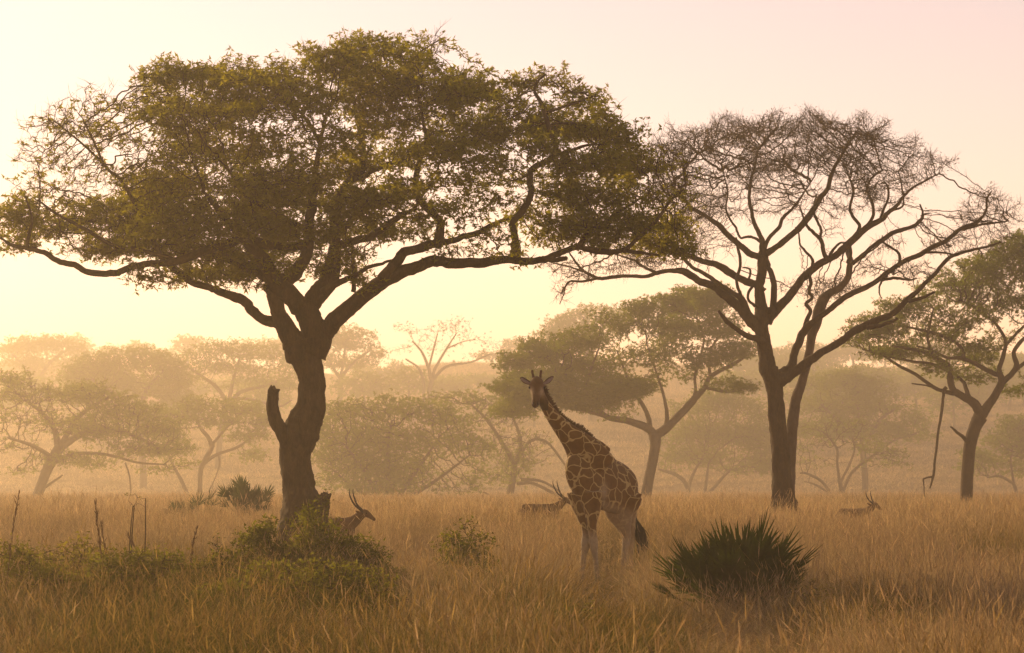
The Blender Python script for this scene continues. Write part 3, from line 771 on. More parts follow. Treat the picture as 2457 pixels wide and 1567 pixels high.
    bg('acacia_tree', 'pale tree crown behind the green umbrella acacia', 526,
       [trunk('1420,1010,18 1420,920,16 1415,860,16'), Limb(T('1415,865,12 1380,820,9 1340,800,6'), 0, -1), Limb(T('1415,865,12 1440,800,9 1460,760,6'), 0, 1), Limb(T('1415,865,10 1405,800,7 1400,760,4'), 0, 0)],
       [(1430,752,60,22),(1370,775,60,24),(1480,765,45,22),(1330,800,45,20),(1420,800,80,30),(1300,820,30,14)], n=2400, seed=67, step=.48, leaf=(12, .4, .3, .065), lobe_up=.2, group=G_HAZE)
    bg('twiggy_tree', 'slanting twiggy tree between the round bush and the giraffe', 275,
       [trunk('1215,1215,20 1222,1190,18 1230,1150,16 1235,1110,14'), Limb(T('1235,1115,12 1210,1070,10 1170,1010,7 1130,970,4'), 0, -1.5), Limb(T('1235,1115,12 1250,1060,9 1230,1000,6 1200,960,4'), 0, .8), Limb(T('1235,1118,10 1270,1060,8 1310,1060,7 1345,1100,6 1365,1130,4'), 0, -1),
        Limb(T('1240,1160,9 1280,1160,8 1330,1185,8 1358,1205,6'), -.8, -1.5, 'fallen_branch', dead=True, mat=M_BARK_GREY), Limb(T('1250,1150,7 1300,1155,7 1345,1180,5'), -.9, -1.8, 'fallen_branch', dead=True, mat=M_BARK_GREY),
        Limb(T('1160,1180,4 1185,1195,4 1205,1215,3'), -.8, -1, 'fallen_branch', dead=True)],
       [(1090,955,70,18),(1160,965,70,24),(1220,1000,60,30,None,.5),(1150,1010,70,30,None,.5),(1260,1060,50,35,None,.5),(1210,1070,60,40,None,.6),(1230,1130,45,36),(1250,1100,45,30),(1200,1150,35,25),(1290,1050,40,20,None,.4)],
       n=3600, seed=71, step=.32, leaf=(7, .26, .18, .04), group=G_HAZE)
    bg('round_bush', 'large rounded hazy green bush right of the big trunk', 250,
       [trunk('930,1215,18 930,1180,16 932,1140,14'), Limb(T('920,1215,12 880,1140,9 830,1070,5'), 0, -2), Limb(T('940,1215,12 1000,1130,9 1060,1040,5'), 0, 2), Limb(T('932,1150,12 930,1080,8 940,1010,5'), 0, .5), Limb(T('950,1215,10 1050,1150,8 1130,1090,4'), 0, -1), Limb(T('910,1210,8 850,1170,6 790,1120,4'), 0, 1)],
       [(850,990,80,32),(930,975,80,32),(1010,990,80,32),(1080,1010,60,32),(800,1040,60,40),(890,1050,110,50),(1000,1060,110,50),(1100,1070,70,45),(790,1100,50,45),(870,1120,100,50),(990,1130,110,50),(1110,1130,70,50),(1150,1090,40,40),(930,1170,140,30),(1070,1170,90,26),(800,1160,60,30)],
       n=8000, seed=73, step=.3, leaf=(11, .26, .17, .04), depth=3.0, cat='bush', lobe_up=.1, group=G_HAZE)
    bg('forked_acacia_tree', 'soft hazy acacia with V shaped trunk between giraffe and bare tree', 377,
       [trunk('1660,1225,18 1658,1201,15 1652,1175,12'), Limb(T('1653,1180,11 1641,1154,10 1617,1137,8 1580,1126,5'), 0, -1), Limb(T('1650,1180,10 1662,1140,8 1690,1090,5'), 0, .5), Limb(T('1685,1215,11 1692,1190,10 1712,1172,9 1735,1145,7 1760,1120,4'), .8, 1.5), Limb(T('1692,1190,8 1696,1150,7 1700,1110,4'), .8, -.5)],
       [(1660,985,60,32),(1730,970,80,36),(1800,990,60,40),(1650,1040,60,36),(1740,1040,90,40),(1820,1060,50,50),(1620,1090,50,24),(1700,1095,80,30),(1790,1120,70,30),(1840,1110,40,40)],
       n=4600, seed=79, step=.34, leaf=(12, .32, .2, .05), lobe_up=.15, group=G_HAZE)
    bg('acacia_tree', 'broad soft green acacia crown behind the bare tree trunk', 396,
       [trunk('2075,1215,18 2075,1150,16 2070,1080,15'), Limb(T('2070,1085,12 2020,1020,9 1970,970,5'), 0, -1.5), Limb(T('2070,1085,12 2110,1010,9 2150,980,5'), 0, 1.5), Limb(T('2070,1080,10 2060,1000,8 2050,940,4'), 0, 0), Limb(T('2075,1110,8 2140,1060,6 2200,1040,4'), 0, -1)],
       [(1960,925,50,25),(2030,915,70,28),(2090,935,60,28),(1950,975,60,34),(2050,975,100,40),(2150,975,60,28),(2200,1005,45,26),(2010,1030,90,34),(2110,1030,90,34),(2200,1045,50,20),(1930,1030,40,30)],
       n=4600, seed=83, step=.36, leaf=(12, .34, .22, .055), lobe_up=.15, group=G_HAZE)
    bg('small_acacia_tree', 'small pale acacia with spreading limbs right of the bare tree trunk', 325,
       [trunk('2022,1220,13 2022,1197,11 2017,1166,10 2013,1150,9'), Limb(T('2014,1155,8 2009,1110,7 2008,1078,6 1990,1050,4'), 0, -.6), Limb(T('2022,1185,9 2030,1160,8 2047,1131,7 2084,1100,5 2110,1085,3'), 0, .8), Limb(T('2016,1160,7 2040,1110,6 2050,1078,5 2045,1050,3'), 0, 1.2),
        Limb(T('1998,1220,9 1994,1188,8 1972,1156,7 1941,1138,6 1919,1135,4'), .4, -1), Limb(T('1990,1185,6 1960,1165,5 1930,1155,3'), .2, .8, grow=.2)],
       [(1955,1030,40,18,None,.7),(2010,1020,40,18,None,.7),(2060,1020,35,18,None,.7),(1940,1070,40,18,None,.7),(2000,1060,50,20,None,.6),(2090,1070,45,18),(2140,1085,45,18),(2140,1115,50,12),(1960,1110,50,16,None,.5),(2080,1050,40,16,None,.6)],
       n=2800, seed=89, step=.3, leaf=(8, .24, .17, .04), group=G_HAZE)
    bg('acacia_tree', 'dark hazy tree at the right edge beside the leaning trunk', 332,
       [trunk('2440,1225,12 2438,1181,10 2430,1156,8'), Limb(T('2432,1160,7 2400,1143,6 2370,1146,3'), 0, -1), Limb(T('2432,1160,7 2425,1110,6 2430,1070,4'), 0, 1), Limb(T('2438,1185,6 2470,1180,5 2490,1160,3'), 0, .5)],
       [(2440,1020,50,24),(2400,1055,50,24),(2460,1070,60,36),(2350,1090,45,18),(2400,1105,60,22),(2460,1125,50,24),(2330,1120,40,10),(2500,1040,50,40)],
       n=3000, seed=97, step=.34, leaf=(12, .3, .2, .05), lobe_up=.1, group=G_HAZE)
    bg('acacia_tree', 'very pale misty tree at the far left behind the low acacia', 618,
       [trunk('95,1010,16 95,960,14 92,910,14'), Limb(T('92,915,10 60,880,8 30,850,5'), 0, -1), Limb(T('92,915,10 120,870,8 160,840,5'), 0, 1)],
       [(30,835,45,20),(85,825,55,22),(150,830,55,22),(195,850,30,18),(50,870,60,24),(130,870,70,24),(80,910,70,22)], n=2200, seed=101, step=.55, leaf=(12, .45, .33, .075), lobe_up=.1, group=G_HAZE)
mid_trees()
# ------------------------------------------------------------------ grass
def grass_mat(name, straw, green, gmul=1.0, edge=(.47, .62)):
    """Dry stalks with greener patches; patches follow the ground, not the light."""
    m, nt, out = new_mat(name)
    oi = nt.nodes.new('ShaderNodeObjectInfo')
    n = noise_node(nt, .22, 4, .6, oi.outputs['Location'])
    at = nt.nodes.new('ShaderNodeAttribute'); at.attribute_name = 'green'; at.attribute_type = 'INSTANCER'
    ad = nt.nodes.new('ShaderNodeMath'); ad.operation = 'ADD'
    nt.links.new(n.outputs[0], ad.inputs[0]); nt.links.new(at.outputs['Fac'], ad.inputs[1])
    r = ramp(nt, ad.outputs[0], [(edge[0], straw[0]), (edge[1], green[0])])
    r2 = ramp(nt, ad.outputs[0], [(edge[0], straw[1]), (edge[1], green[1])])
    # every tuft and every stalk a little different
    g = nt.nodes.new('ShaderNodeNewGeometry')
    va = nt.nodes.new('ShaderNodeMapRange'); va.inputs[1].default_value = 0; va.inputs[2].default_value = 1
    va.inputs[3].default_value = .55; va.inputs[4].default_value = 1.4
    nt.links.new(g.outputs['Random Per Island'], va.inputs[0])
    vb = nt.nodes.new('ShaderNodeMapRange'); vb.inputs[3].default_value = .75; vb.inputs[4].default_value = 1.25
    nt.links.new(oi.outputs['Random'], vb.inputs[0])
    mu = nt.nodes.new('ShaderNodeMath'); mu.operation = 'MULTIPLY'
    nt.links.new(va.outputs[0], mu.inputs[0]); nt.links.new(vb.outputs[0], mu.inputs[1])
    def scl(col):
        k = nt.nodes.new('ShaderNodeVectorMath'); k.operation = 'SCALE'
        nt.links.new(col, k.inputs[0]); nt.links.new(mu.outputs[0], k.inputs['Scale'])
        return k.outputs[0]
    d = nt.nodes.new('ShaderNodeBsdfDiffuse'); t = nt.nodes.new('ShaderNodeBsdfTranslucent')
    nt.links.new(scl(r.outputs[0]), d.inputs[0]); nt.links.new(scl(r2.outputs[0]), t.inputs[0])
    ms = nt.nodes.new('ShaderNodeMixShader'); ms.inputs[0].default_value = .45
    nt.links.new(d.outputs[0], ms.inputs[1]); nt.links.new(t.outputs[0], ms.inputs[2])
    nt.links.new(ms.outputs[0], out.inputs[0])
    return m

STRAW = ((.36, .262, .13), (.55, .40, .19))
GREEN = ((.055, .058, .009), (.12, .115, .013))
M_GRASS = grass_mat('dry_grass', STRAW, GREEN)
M_SEED = grass_mat('grass_seed_head', ((.44, .31, .165), (.62, .44, .23)), ((.3, .2, .06), (.46, .31, .09)))

def blade(rng, h, w, lean, az, base, seg=3, curl=.5):
    """One tapering curved blade; returns verts, quads."""
    t = np.linspace(0, 1, seg + 1)
    r = lean * (t + curl * t ** 2) * h
    z = h * (t - .25 * lean * t ** 2)
    cx = base[0] + r * math.cos(az); cy = base[1] + r * math.sin(az)
    tw = az + math.pi / 2 + rng.uniform(-.9, .9)
    ww = w * (1 - t * .88)
    dx, dy = math.cos(tw) * ww, math.sin(tw) * ww
    V = np.empty(((seg + 1) * 2, 3))
    V[0::2] = np.stack([cx - dx, cy - dy, z], -1); V[1::2] = np.stack([cx + dx, cy + dy, z], -1)
    i = np.arange(seg) * 2
    return V, np.stack([i, i + 1, i + 3, i + 2], -1)

def tuft_mesh(name, seed, n, h, spread, w, seeds=.3, lean=.28):
    rng = np.random.default_rng(seed)
    V, F, MI, o = [], [], [], 0
    wind = rng.uniform(-.5, .5)
    for _ in range(n):
        b = rng.normal(0, spread, 2)
        hh = h * rng.uniform(.45, 1.15)
        az = rng.uniform(0, 2 * np.pi)
        ln = abs(rng.normal(0, lean)) + .03
        v, f = blade(rng, hh, w * rng.uniform(.6, 1.3), ln, az, b)
        V.append(v); F.append(f + o); MI += [0] * len(f); o += len(v)
        if rng.uniform() < seeds:
            top = (v[-1] + v[-2]) / 2; dirv = top - (v[-3] + v[-4]) / 2; dirv /= np.linalg.norm(dirv)
            L = rng.uniform(.10, .26)
            for q in range(3):
                s = rng.normal(0, 1, 3); s -= dirv * s.dot(dirv); s /= np.linalg.norm(s)
                k = rng.uniform(.003, .006)
                c0 = top - dirv * L * .5
                vv = np.array([c0, c0 + dirv * L * .45 + s * k, c0 + dirv * L * rng.uniform(.9, 1.2), c0 + dirv * L * .4 - s * k])
                V.append(vv); F.append(np.array([[0, 1, 2, 3]]) + o); MI.append(1); o += 4
    me = mesh_from(name, np.vstack(V), np.vstack(F), M_GRASS)
    me.materials.append(M_SEED)
    me.polygons.foreach_set('material_index', np.array(MI, np.int32))
    return me

def scatter(name, tufts, P, rot, scl, green, label):
    """One 'stuff' object: tufts instanced on a point mesh by geometry nodes."""
    src = bpy.data.collections.new(name + '_tufts')
    for k, me in enumerate(tufts):
        src.objects.link(bpy.data.objects.new('%s_tuft' % name, me))
    me = bpy.data.meshes.new(name)
    me.vertices.add(len(P)); me.vertices.foreach_set('co', np.asarray(P, np.float32).ravel())
    for an, ty, val in (('rot', 'FLOAT_VECTOR', rot), ('scl', 'FLOAT_VECTOR', scl), ('green', 'FLOAT', green)):
        a = me.attributes.new(an, ty, 'POINT')
        a.data.foreach_set('vector' if ty == 'FLOAT_VECTOR' else 'value', np.asarray(val, np.float32).ravel())
    o = link(name, me)
    o['kind'] = 'stuff'; o['label'] = label
    ng = bpy.data.node_groups.new(name + '_scatter', 'GeometryNodeTree')
    ng.interface.new_socket('Geometry', in_out='INPUT', socket_type='NodeSocketGeometry')
    ng.interface.new_socket('Geometry', in_out='OUTPUT', socket_type='NodeSocketGeometry')
    N = ng.nodes.new
    gi, go = N('NodeGroupInput'), N('NodeGroupOutput')
    ci = N('GeometryNodeCollectionInfo'); ci.inputs['Collection'].default_value = src
    ci.inputs['Separate Children'].default_value = True; ci.inputs['Reset Children'].default_value = True
    ip = N('GeometryNodeInstanceOnPoints'); ip.inputs['Pick Instance'].default_value = True
    rv = N('FunctionNodeRandomValue'); rv.data_type = 'INT'
    def named(n, ty):
        k = N('GeometryNodeInputNamedAttribute'); k.data_type = ty; k.inputs['Name'].default_value = n
        return k.outputs['Attribute']
    er = N('FunctionNodeEulerToRotation')
    ng.links.new(named('rot', 'FLOAT_VECTOR'), er.inputs[0])
    for s in rv.inputs:
        if s.type == 'INT' and s.name == 'Max': s.default_value = len(tufts) - 1
        if s.type == 'INT' and s.name == 'Min': s.default_value = 0
    ng.links.new(gi.outputs[0], ip.inputs['Points'])
    ng.links.new(ci.outputs[0], ip.inputs['Instance'])
    ng.links.new([s for s in rv.outputs if s.type == 'INT'][0], ip.inputs['Instance Index'])
    ng.links.new(er.outputs[0], ip.inputs['Rotation'])
    ng.links.new(named('scl', 'FLOAT_VECTOR'), ip.inputs['Scale'])
    ng.links.new(ip.outputs[0], go.inputs[0])
    md = o.modifiers.new('scatter', 'NODES'); md.node_group = ng
    return o

def smooth_field(x, y, seed, f):
    g = np.random.default_rng(seed)
    z = np.zeros_like(x)
    for k in range(6):
        a, b = g.normal(0, f, 2); z += np.sin(a * x + b * y + g.uniform(0, 6.3))
    return z / 6

def build_grass():
    rng = np.random.default_rng(5)
    near = [tuft_mesh('tuft', 100 + k, 46, 1.0, .16, .0029, .40, .27) for k in range(7)]
    far = [tuft_mesh('tuft', 200 + k, 26, 1.0, .32, .010, .35, .20) for k in range(5)]
    half = math.tan(math.radians(10.3))
    def pts(y0, y1, dens, pad):
        A = ((y1 ** 2 - y0 ** 2) * half + 2 * pad * (y1 - y0))
        n = int(A * dens)
        y = np.sqrt(rng.uniform(y0 ** 2, y1 ** 2, int(n * 1.0)))
        x = rng.uniform(-1, 1, len(y)) * (y * half + pad)
        return x, y
    X, Y = [], []
    for y0, y1, de in ((17, 34, 24), (34, 50, 19), (50, 74, 13)):
        x, y = pts(y0, y1, de, 6.0); X.append(x); Y.append(y)
    X = np.concatenate(X); Y = np.concatenate(Y)
    # thin out a little in patches
    f = smooth_field(X, Y, 3, .5)
    # greener grass: left foreground and along the foot of the shrubs, a patch at right
    px = X / Y * FPX + 1228.5
    gr = .20 * np.exp(-((px - 350) / 420) ** 2) * np.exp(-((Y - 38) / 14) ** 2) + .16 * np.exp(-(((px - 1420) / 200) ** 2 + ((Y - 42) / 7) ** 2)) + .14 * np.exp(-(((px - 760) / 300) ** 2 + ((Y - 44) / 4) ** 2)) \
        + .16 * np.exp(-(((px - 2080) / 220) ** 2 + ((Y - 44) / 6) ** 2)) - .07 * np.exp(-((Y - 66) / 12) ** 2) - .05 * (px > 1700)
    gr += .10 * smooth_field(X, Y, 8, 1.2) + .09 * np.exp(-((Y - 27) / 9) ** 2)
    # heights: lower right in front so the palm stays clear
    h = .68 + .16 * f + rng.normal(0, .09, len(X))
    h *= 1 - .52 * np.exp(-(((px - 1455) / 110) ** 4 + ((Y - 50) / 11) ** 4))
    h *= 1 - .34 * np.exp(-(((px - 740) / 270) ** 4 + ((Y - 45) / 4) ** 4))
    h *= 1 - .70 * np.exp(-(((px - 1770) / 200) ** 4 + ((Y - 36.5) / 8) ** 4))
    h = np.where(rng.uniform(0, 1, len(X)) < .17, h * rng.uniform(1.25, 1.9, len(X)), h)
    h = np.clip(h, .24, 1.3)
    kp = rng.uniform(0, 1, len(X)) < np.clip(.70 + .95 * smooth_field(X, Y, 12, 1.6), .08, 1)
    X, Y, h, gr, px, f = X[kp], Y[kp], h[kp], gr[kp], px[kp], f[kp]
    Z = GZ(X, Y) - .03
    rot = np.stack([rng.normal(0, .10, len(X)), rng.normal(0, .10, len(X)) + .12, rng.uniform(0, 6.28, len(X))], -1)
    s = np.stack([rng.uniform(.9, 1.3, len(X))] * 2 + [h], -1)
    scatter('tall_grass', near, np.stack([X, Y, Z], -1), rot, s, gr, 'tall dry straw coloured savanna grass with greener patches filling the foreground')
    X, Y = [], []
    for y0, y1, de in ((72, 110, 4.5), (110, 170, 2.2), (170, 330, .8), (330, 820, .2)):
        x, y = pts(y0, y1, de, 10.0); X.append(x); Y.append(y)
    X = np.concatenate(X); Y = np.concatenate(Y)
    f = smooth_field(X, Y, 4, .25)
    h = np.clip(.72 + .13 * f + rng.normal(0, .10, len(X)), .4, 1.2)
    rot = np.stack([rng.normal(0, .08, len(X)), rng.normal(0, .08, len(X)), rng.uniform(0, 6.28, len(X))], -1)
    px = X / Y * FPX + 1228.5
    h *= 1 - .62 * np.exp(-(((px - 2045) / 75) ** 4 + ((Y - 87) / 13) ** 4))
    h *= 1 - .12 * np.exp(-(((px - 1305) / 80) ** 4 + ((Y - 77) / 5) ** 4))
    k = np.clip(Y / 110, 1, 4)
    s = np.stack([rng.uniform(.9, 1.3, len(X)) * k] * 2 + [h], -1)
    scatter('distant_grass', far, np.stack([X, Y, GZ(X, Y) - .03], -1), rot, s, np.full(len(X), -.08) + .05 * smooth_field(X, Y, 9, .2), 'dry grass running back under the hazy trees')
    print('grass', len(X))
build_grass()
# ------------------------------------------------------------------ animals
def organic(tubes, voxel, smooth_it=6):
    """Union of capsule tubes -> one continuous skin (voxel remesh + smoothing)."""
    V, F = join(tubes)
    me = mesh_from('skin', V, F)
    o = bpy.data.objects.new('skin', me); COL.objects.link(o)
    md = o.modifiers.new('r', 'REMESH'); md.mode = 'VOXEL'; md.voxel_size = voxel
    sm = o.modifiers.new('s', 'SMOOTH'); sm.iterations = smooth_it; sm.factor = .5
    dg = bpy.context.evaluated_depsgraph_get()
    ev = o.evaluated_get(dg)
    m2 = bpy.data.meshes.new_from_object(ev, depsgraph=dg)
    bpy.data.objects.remove(o); bpy.data.meshes.remove(me)
    m2.polygons.foreach_set('use_smooth', np.ones(len(m2.polygons), bool))
    return m2

def co(me):
    v = np.empty(len(me.vertices) * 3, np.float32); me.vertices.foreach_get('co', v)
    return v.reshape(-1, 3).astype(float)

def sstep(a, b, x):
    t = np.clip((x - a) / (b - a), 0, 1)
    return t * t * (3 - 2 * t)

def giraffe_coat():
    m, nt, out = new_mat('giraffe_coat')
    g = nt.nodes.new('ShaderNodeTexCoord')
    nz = noise_node(nt, 3.0, 2, .5, g.outputs['Object'])
    wm = nt.nodes.new('ShaderNodeVectorMath'); wm.operation = 'SCALE'; wm.inputs['Scale'].default_value = .22
    nt.links.new(nz.outputs['Color'], wm.inputs[0])
    ad = nt.nodes.new('ShaderNodeVectorMath'); ad.operation = 'ADD'
    sa = nt.nodes.new('ShaderNodeAttribute'); sa.attribute_name = 'coat_pos'
    nt.links.new(sa.outputs['Vector'], ad.inputs[0]); nt.links.new(wm.outputs[0], ad.inputs[1])
    vo = nt.nodes.new('ShaderNodeTexVoronoi'); vo.feature = 'DISTANCE_TO_EDGE'; vo.inputs['Scale'].default_value = 4.2
    vo.inputs['Randomness'].default_value = .85
    nt.links.new(ad.outputs[0], vo.inputs['Vector'])
    r = ramp(nt, vo.outputs['Distance'], [(.026, (.42, .31, .12)), (.056, (.14, .068, .015))])
    n2 = noise_node(nt, 14, 4, .6, g.outputs['Object'])
    def mixc(fac, a, b):
        x = nt.nodes.new('ShaderNodeMix'); x.data_type = 'RGBA'
        if fac is not None: nt.links.new(fac, x.inputs[0])
        if isinstance(a, tuple): x.inputs[6].default_value = (*a, 1)
        else: nt.links.new(a, x.inputs[6])
        if isinstance(b, tuple): x.inputs[7].default_value = (*b, 1)
        else: nt.links.new(b, x.inputs[7])
        return x.outputs[2]
    def attr(n):
        a = nt.nodes.new('ShaderNodeAttribute'); a.attribute_name = n
        return a.outputs['Fac']
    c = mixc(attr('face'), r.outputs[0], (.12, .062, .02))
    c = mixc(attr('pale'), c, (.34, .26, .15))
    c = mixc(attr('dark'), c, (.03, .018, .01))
    mu = nt.nodes.new('ShaderNodeMix'); mu.data_type = 'RGBA'; mu.blend_type = 'MULTIPLY'; mu.inputs[0].default_value = .6
    rr = ramp(nt, n2.outputs[0], [(.3, (.6, .6, .6)), (.7, (1.2, 1.2, 1.2))])
    nt.links.new(c, mu.inputs[6]); nt.links.new(rr.outputs[0], mu.inputs[7])
    b = nt.nodes.new('ShaderNodeBsdfPrincipled'); b.inputs['Roughness'].default_value = .85
    b.inputs['Specular IOR Level'].default_value = .15
    b.inputs['Sheen Weight'].default_value = .12
    nt.links.new(mu.outputs[2], b.inputs['Base Color']); nt.links.new(b.outputs[0], out.inputs[0])
    return m

M_HAIR = plain_mat('dark_hair', (.012, .009, .006), (.03, .02, .012), 20)
M_EYE = plain_mat('eye_black', (.005, .004, .003), (.01, .008, .006), 5, .1, .6)
M_HORN = plain_mat('horn', (.025, .018, .012), (.05, .036, .024), 25, .6)
M_MANE = plain_mat('mane_hair', (.05, .025, .01), (.10, .05, .02), 20)

def build_giraffe():
    D = 60.0
    def tb(s, ratio=1.0, sides=16, per=4):
        p = np.array(T(s))
        W = PX(p[:, 0], p[:, 1], D + p[:, 2])
        r = p[:, 3] * (D + p[:, 2]) / FPX
        q2 = p[:, 4] if p.shape[1] > 4 else np.full(len(p), ratio)
        q = catmull(np.column_stack([W, r, q2]), per)
        return tube(q[:, :3], np.maximum(q[:, 3], .008), sides, r2=q[:, 4])
    tubes = [
        tb('1372,1150,-.72,26,.6 1378,1148,-.66,46,.55 1388,1146,-.56,60,.52 1408,1147,-.36,69,.48 1435,1154,-.10,71,.49 1465,1164,.20,70,.48 1490,1170,.46,63,.52 1505,1176,.60,52,.58 1513,1182,.68,36,.6 1517,1186,.73,18,.7'),
        tb('1432,1128,-.28,54,.42 1418,1108,-.36,52,.45 1400,1084,-.45,45,.48 1382,1061,-.50,35,.52 1357,1035,-.58,25,.6 1329,1003,-.66,17.5,.7 1308,972,-.73,13,.85 1297,950,-.76,12,.9 1291,930,-.76,12,.9'),
        tb('1410,1062,-.40,20,.5 1428,1076,-.28,24,.5 1445,1092,-.1,26,.5', 1),
        # head, muzzle towards the camera
        tb('1288,906,-.72,8,1.0 1288,914,-.76,15,.9 1288,924,-.82,18,.9 1288,934,-.89,17,.95 1287,946,-.97,12.5,1.0 1286,957,-1.05,9.5,1.05 1285,966,-1.10,9.8,1.0 1284,973,-1.12,9.0,.9 1284,978,-1.10,5,.8'),
        tb('1276,926,-.82,6 1274,928,-.86,6.5 1272,929,-.88,4', 1, 10), tb('1300,926,-.82,6 1303,928,-.86,6.5 1305,929,-.88,4', 1, 10),
        # forelegs
        tb('1392,1180,-.40,34,.6 1395,1212,-.40,25,.7 1400,1238,-.40,17,.8 1406,1262,-.41,12,.9 1407,1282,-.42,10.5,1 1406,1298,-.43,12,1 1405,1312,-.43,11,1 1402,1326,-.43,8,1 1399,1350,-.43,6.6,1 1396,1385,-.43,6.2,1 1394,1410,-.43,7,1 1393,1420,-.44,8.5,1.1 1392,1429,-.46,10,1.2'),
        tb('1420,1180,-.64,38,.6 1421,1210,-.64,27,.7 1420,1238,-.63,17,.8 1420,1262,-.61,12,.9 1422,1282,-.60,10,1 1424,1298,-.59,10.8,1 1425,1312,-.58,10,1 1427,1326,-.57,7.5,1 1430,1350,-.55,6.3,1 1433,1385,-.53,6.2,1 1435,1410,-.52,7,1 1436,1420,-.53,8.5,1.1 1437,1428,-.55,10,1.2'),
        # hind legs
        tb('1496,1185,.34,48,.5 1490,1210,.33,45,.5 1488,1230,.33,37,.55 1494,1254,.36,23,.65 1500,1274,.41,14.5,.8 1503,1286,.44,12.5,.9 1502,1300,.44,10,1 1498,1335,.42,7.2,1 1494,1380,.40,6.6,1 1492,1402,.39,7.2,1 1491,1412,.38,9,1.1 1490,1420,.36,10,1.2'),
        tb('1498,1185,.64,44,.5 1500,1215,.68,34,.55 1505,1245,.74,22,.7 1511,1270,.82,14,.85 1514,1284,.86,12,.9 1514,1300,.87,9.5,1 1513,1335,.87,7,1 1512,1375,.86,6.4,1 1511,1398,.86,7,1 1510,1406,.85,9,1.1 1509,1413,.83,10,1.2'),
    ]
    me = organic(tubes, .020, 5)
    v = co(me)
    loc = PX(1440, 1420, D); loc[2] = GZ(loc[0], loc[1])
    root = thing('giraffe', 'tall patterned giraffe standing in long grass with its head turned to the camera', 'giraffe', loc)
    # coat masks from where each point sits on the animal
    sc = FPX / v[:, 1]
    px = 1228.5 + v[:, 0] * sc
    py = HORIZON - (v[:, 2] - CAMH) * sc
    do = v[:, 1] - D
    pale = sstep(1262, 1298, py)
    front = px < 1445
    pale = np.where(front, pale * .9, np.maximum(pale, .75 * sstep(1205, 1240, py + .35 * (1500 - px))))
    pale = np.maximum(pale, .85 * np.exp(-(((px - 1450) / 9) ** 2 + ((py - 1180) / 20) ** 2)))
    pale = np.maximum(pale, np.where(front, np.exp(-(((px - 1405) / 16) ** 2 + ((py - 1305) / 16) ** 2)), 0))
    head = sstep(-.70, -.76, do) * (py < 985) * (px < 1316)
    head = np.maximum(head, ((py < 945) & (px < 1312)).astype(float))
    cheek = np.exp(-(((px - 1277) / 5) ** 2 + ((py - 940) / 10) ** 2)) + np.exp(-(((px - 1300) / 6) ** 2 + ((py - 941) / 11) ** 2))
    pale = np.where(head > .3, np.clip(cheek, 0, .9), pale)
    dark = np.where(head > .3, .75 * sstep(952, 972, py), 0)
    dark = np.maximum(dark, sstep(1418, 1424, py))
    # smaller spots down the legs, long patches up the neck
    cp = v - loc
    leg = sstep(1200, 1290, py)
    cp = cp * (1 + .55 * leg)[:, None]
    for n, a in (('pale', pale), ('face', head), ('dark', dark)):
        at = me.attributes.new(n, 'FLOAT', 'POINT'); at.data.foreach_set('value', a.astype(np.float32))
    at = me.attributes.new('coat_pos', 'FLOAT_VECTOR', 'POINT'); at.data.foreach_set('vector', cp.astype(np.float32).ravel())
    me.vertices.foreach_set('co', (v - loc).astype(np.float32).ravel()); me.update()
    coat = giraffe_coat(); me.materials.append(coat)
    me.name = 'body'
    link('body', me, root)
    # horns, ears, eyes
    for s in ('1282,914,-.76,4.2 1280,905,-.75,3.4 1278,897,-.75,2.9 1277,891,-.75,3.3 1277,888,-.75,2.4', '1294,914,-.76,4.2 1296,905,-.75,3.4 1297,897,-.75,2.9 1298,891,-.75,3.3 1298,888,-.75,2.4'):
        a, b, c = tb(s, 1, 8); part('ossicone', a, [b, c], M_MANE, root, True)
    for s, e in (('1274,921,-.74,2.2,1 1268,918,-.73,5.0,.45 1260,914,-.72,6.3,.35 1253,909,-.71,4.6,.3 1248,906,-.70,1,.3', -1), ('1303,921,-.74,2.2,1 1309,918,-.73,5.0,.45 1316,913,-.72,6.3,.35 1323,907,-.71,4.6,.3 1328,903,-.70,1,.3', 1)):
        a, b, c = tb(s, 1, 10); ear = part('ear', a, [b, c], M_MANE, root, True)
        p = np.array(T(s)); p[:, 3] *= .62; p[:, 2] -= .035; p[:, 4] *= .5
        W = PX(p[:, 0] + .2 * e, p[:, 1] + .8, D + p[:, 2]); q = catmull(np.column_stack([W, p[:, 3] * D / FPX, p[:, 4]]), 4)
        a, b, c = tube(q[1:-2, :3], np.maximum(q[1:-2, 3], .004), 8, r2=q[1:-2, 4])
        io = link('inner_ear', mesh_from('inner_ear', a - loc, [b, c], M_INNER, True), ear)
    for x in (1271.5, 1305):
        bmx = bmesh.new(); bmesh.ops.create_icosphere(bmx, subdivisions=2, radius=.030)
        p = PX(x, 930, D - .885)
        bmesh.ops.translate(bmx, verts=bmx.verts, vec=Vector(p - loc))
        em = bpy.data.meshes.new('eye'); bmx.to_mesh(em); bmx.free(); em.materials.append(M_EYE)
        link('eye', em, root)
    for x in (1279, 1289):
        a, b, c = tb('%g,%g,-1.165,1.2 %g,%g,-1.195,1.7 %g,%g,-1.19,1' % (x, 966, x + .2, 969, x + .5, 971), 1, 6); part('nostril', a, [b, c], M_EYE, root, True)
    # tail with its black tuft
    a, b, c = tb('1508,1192,.66,5 1519,1206,.74,4.2 1523,1222,.80,3.4 1524,1238,.80,3 1528,1254,.80,2.6 1534,1268,.80,2', 1, 8)
    tail = part('tail', a, [b, c], M_MANE, root, True)
    rng = np.random.default_rng(4); seg = []
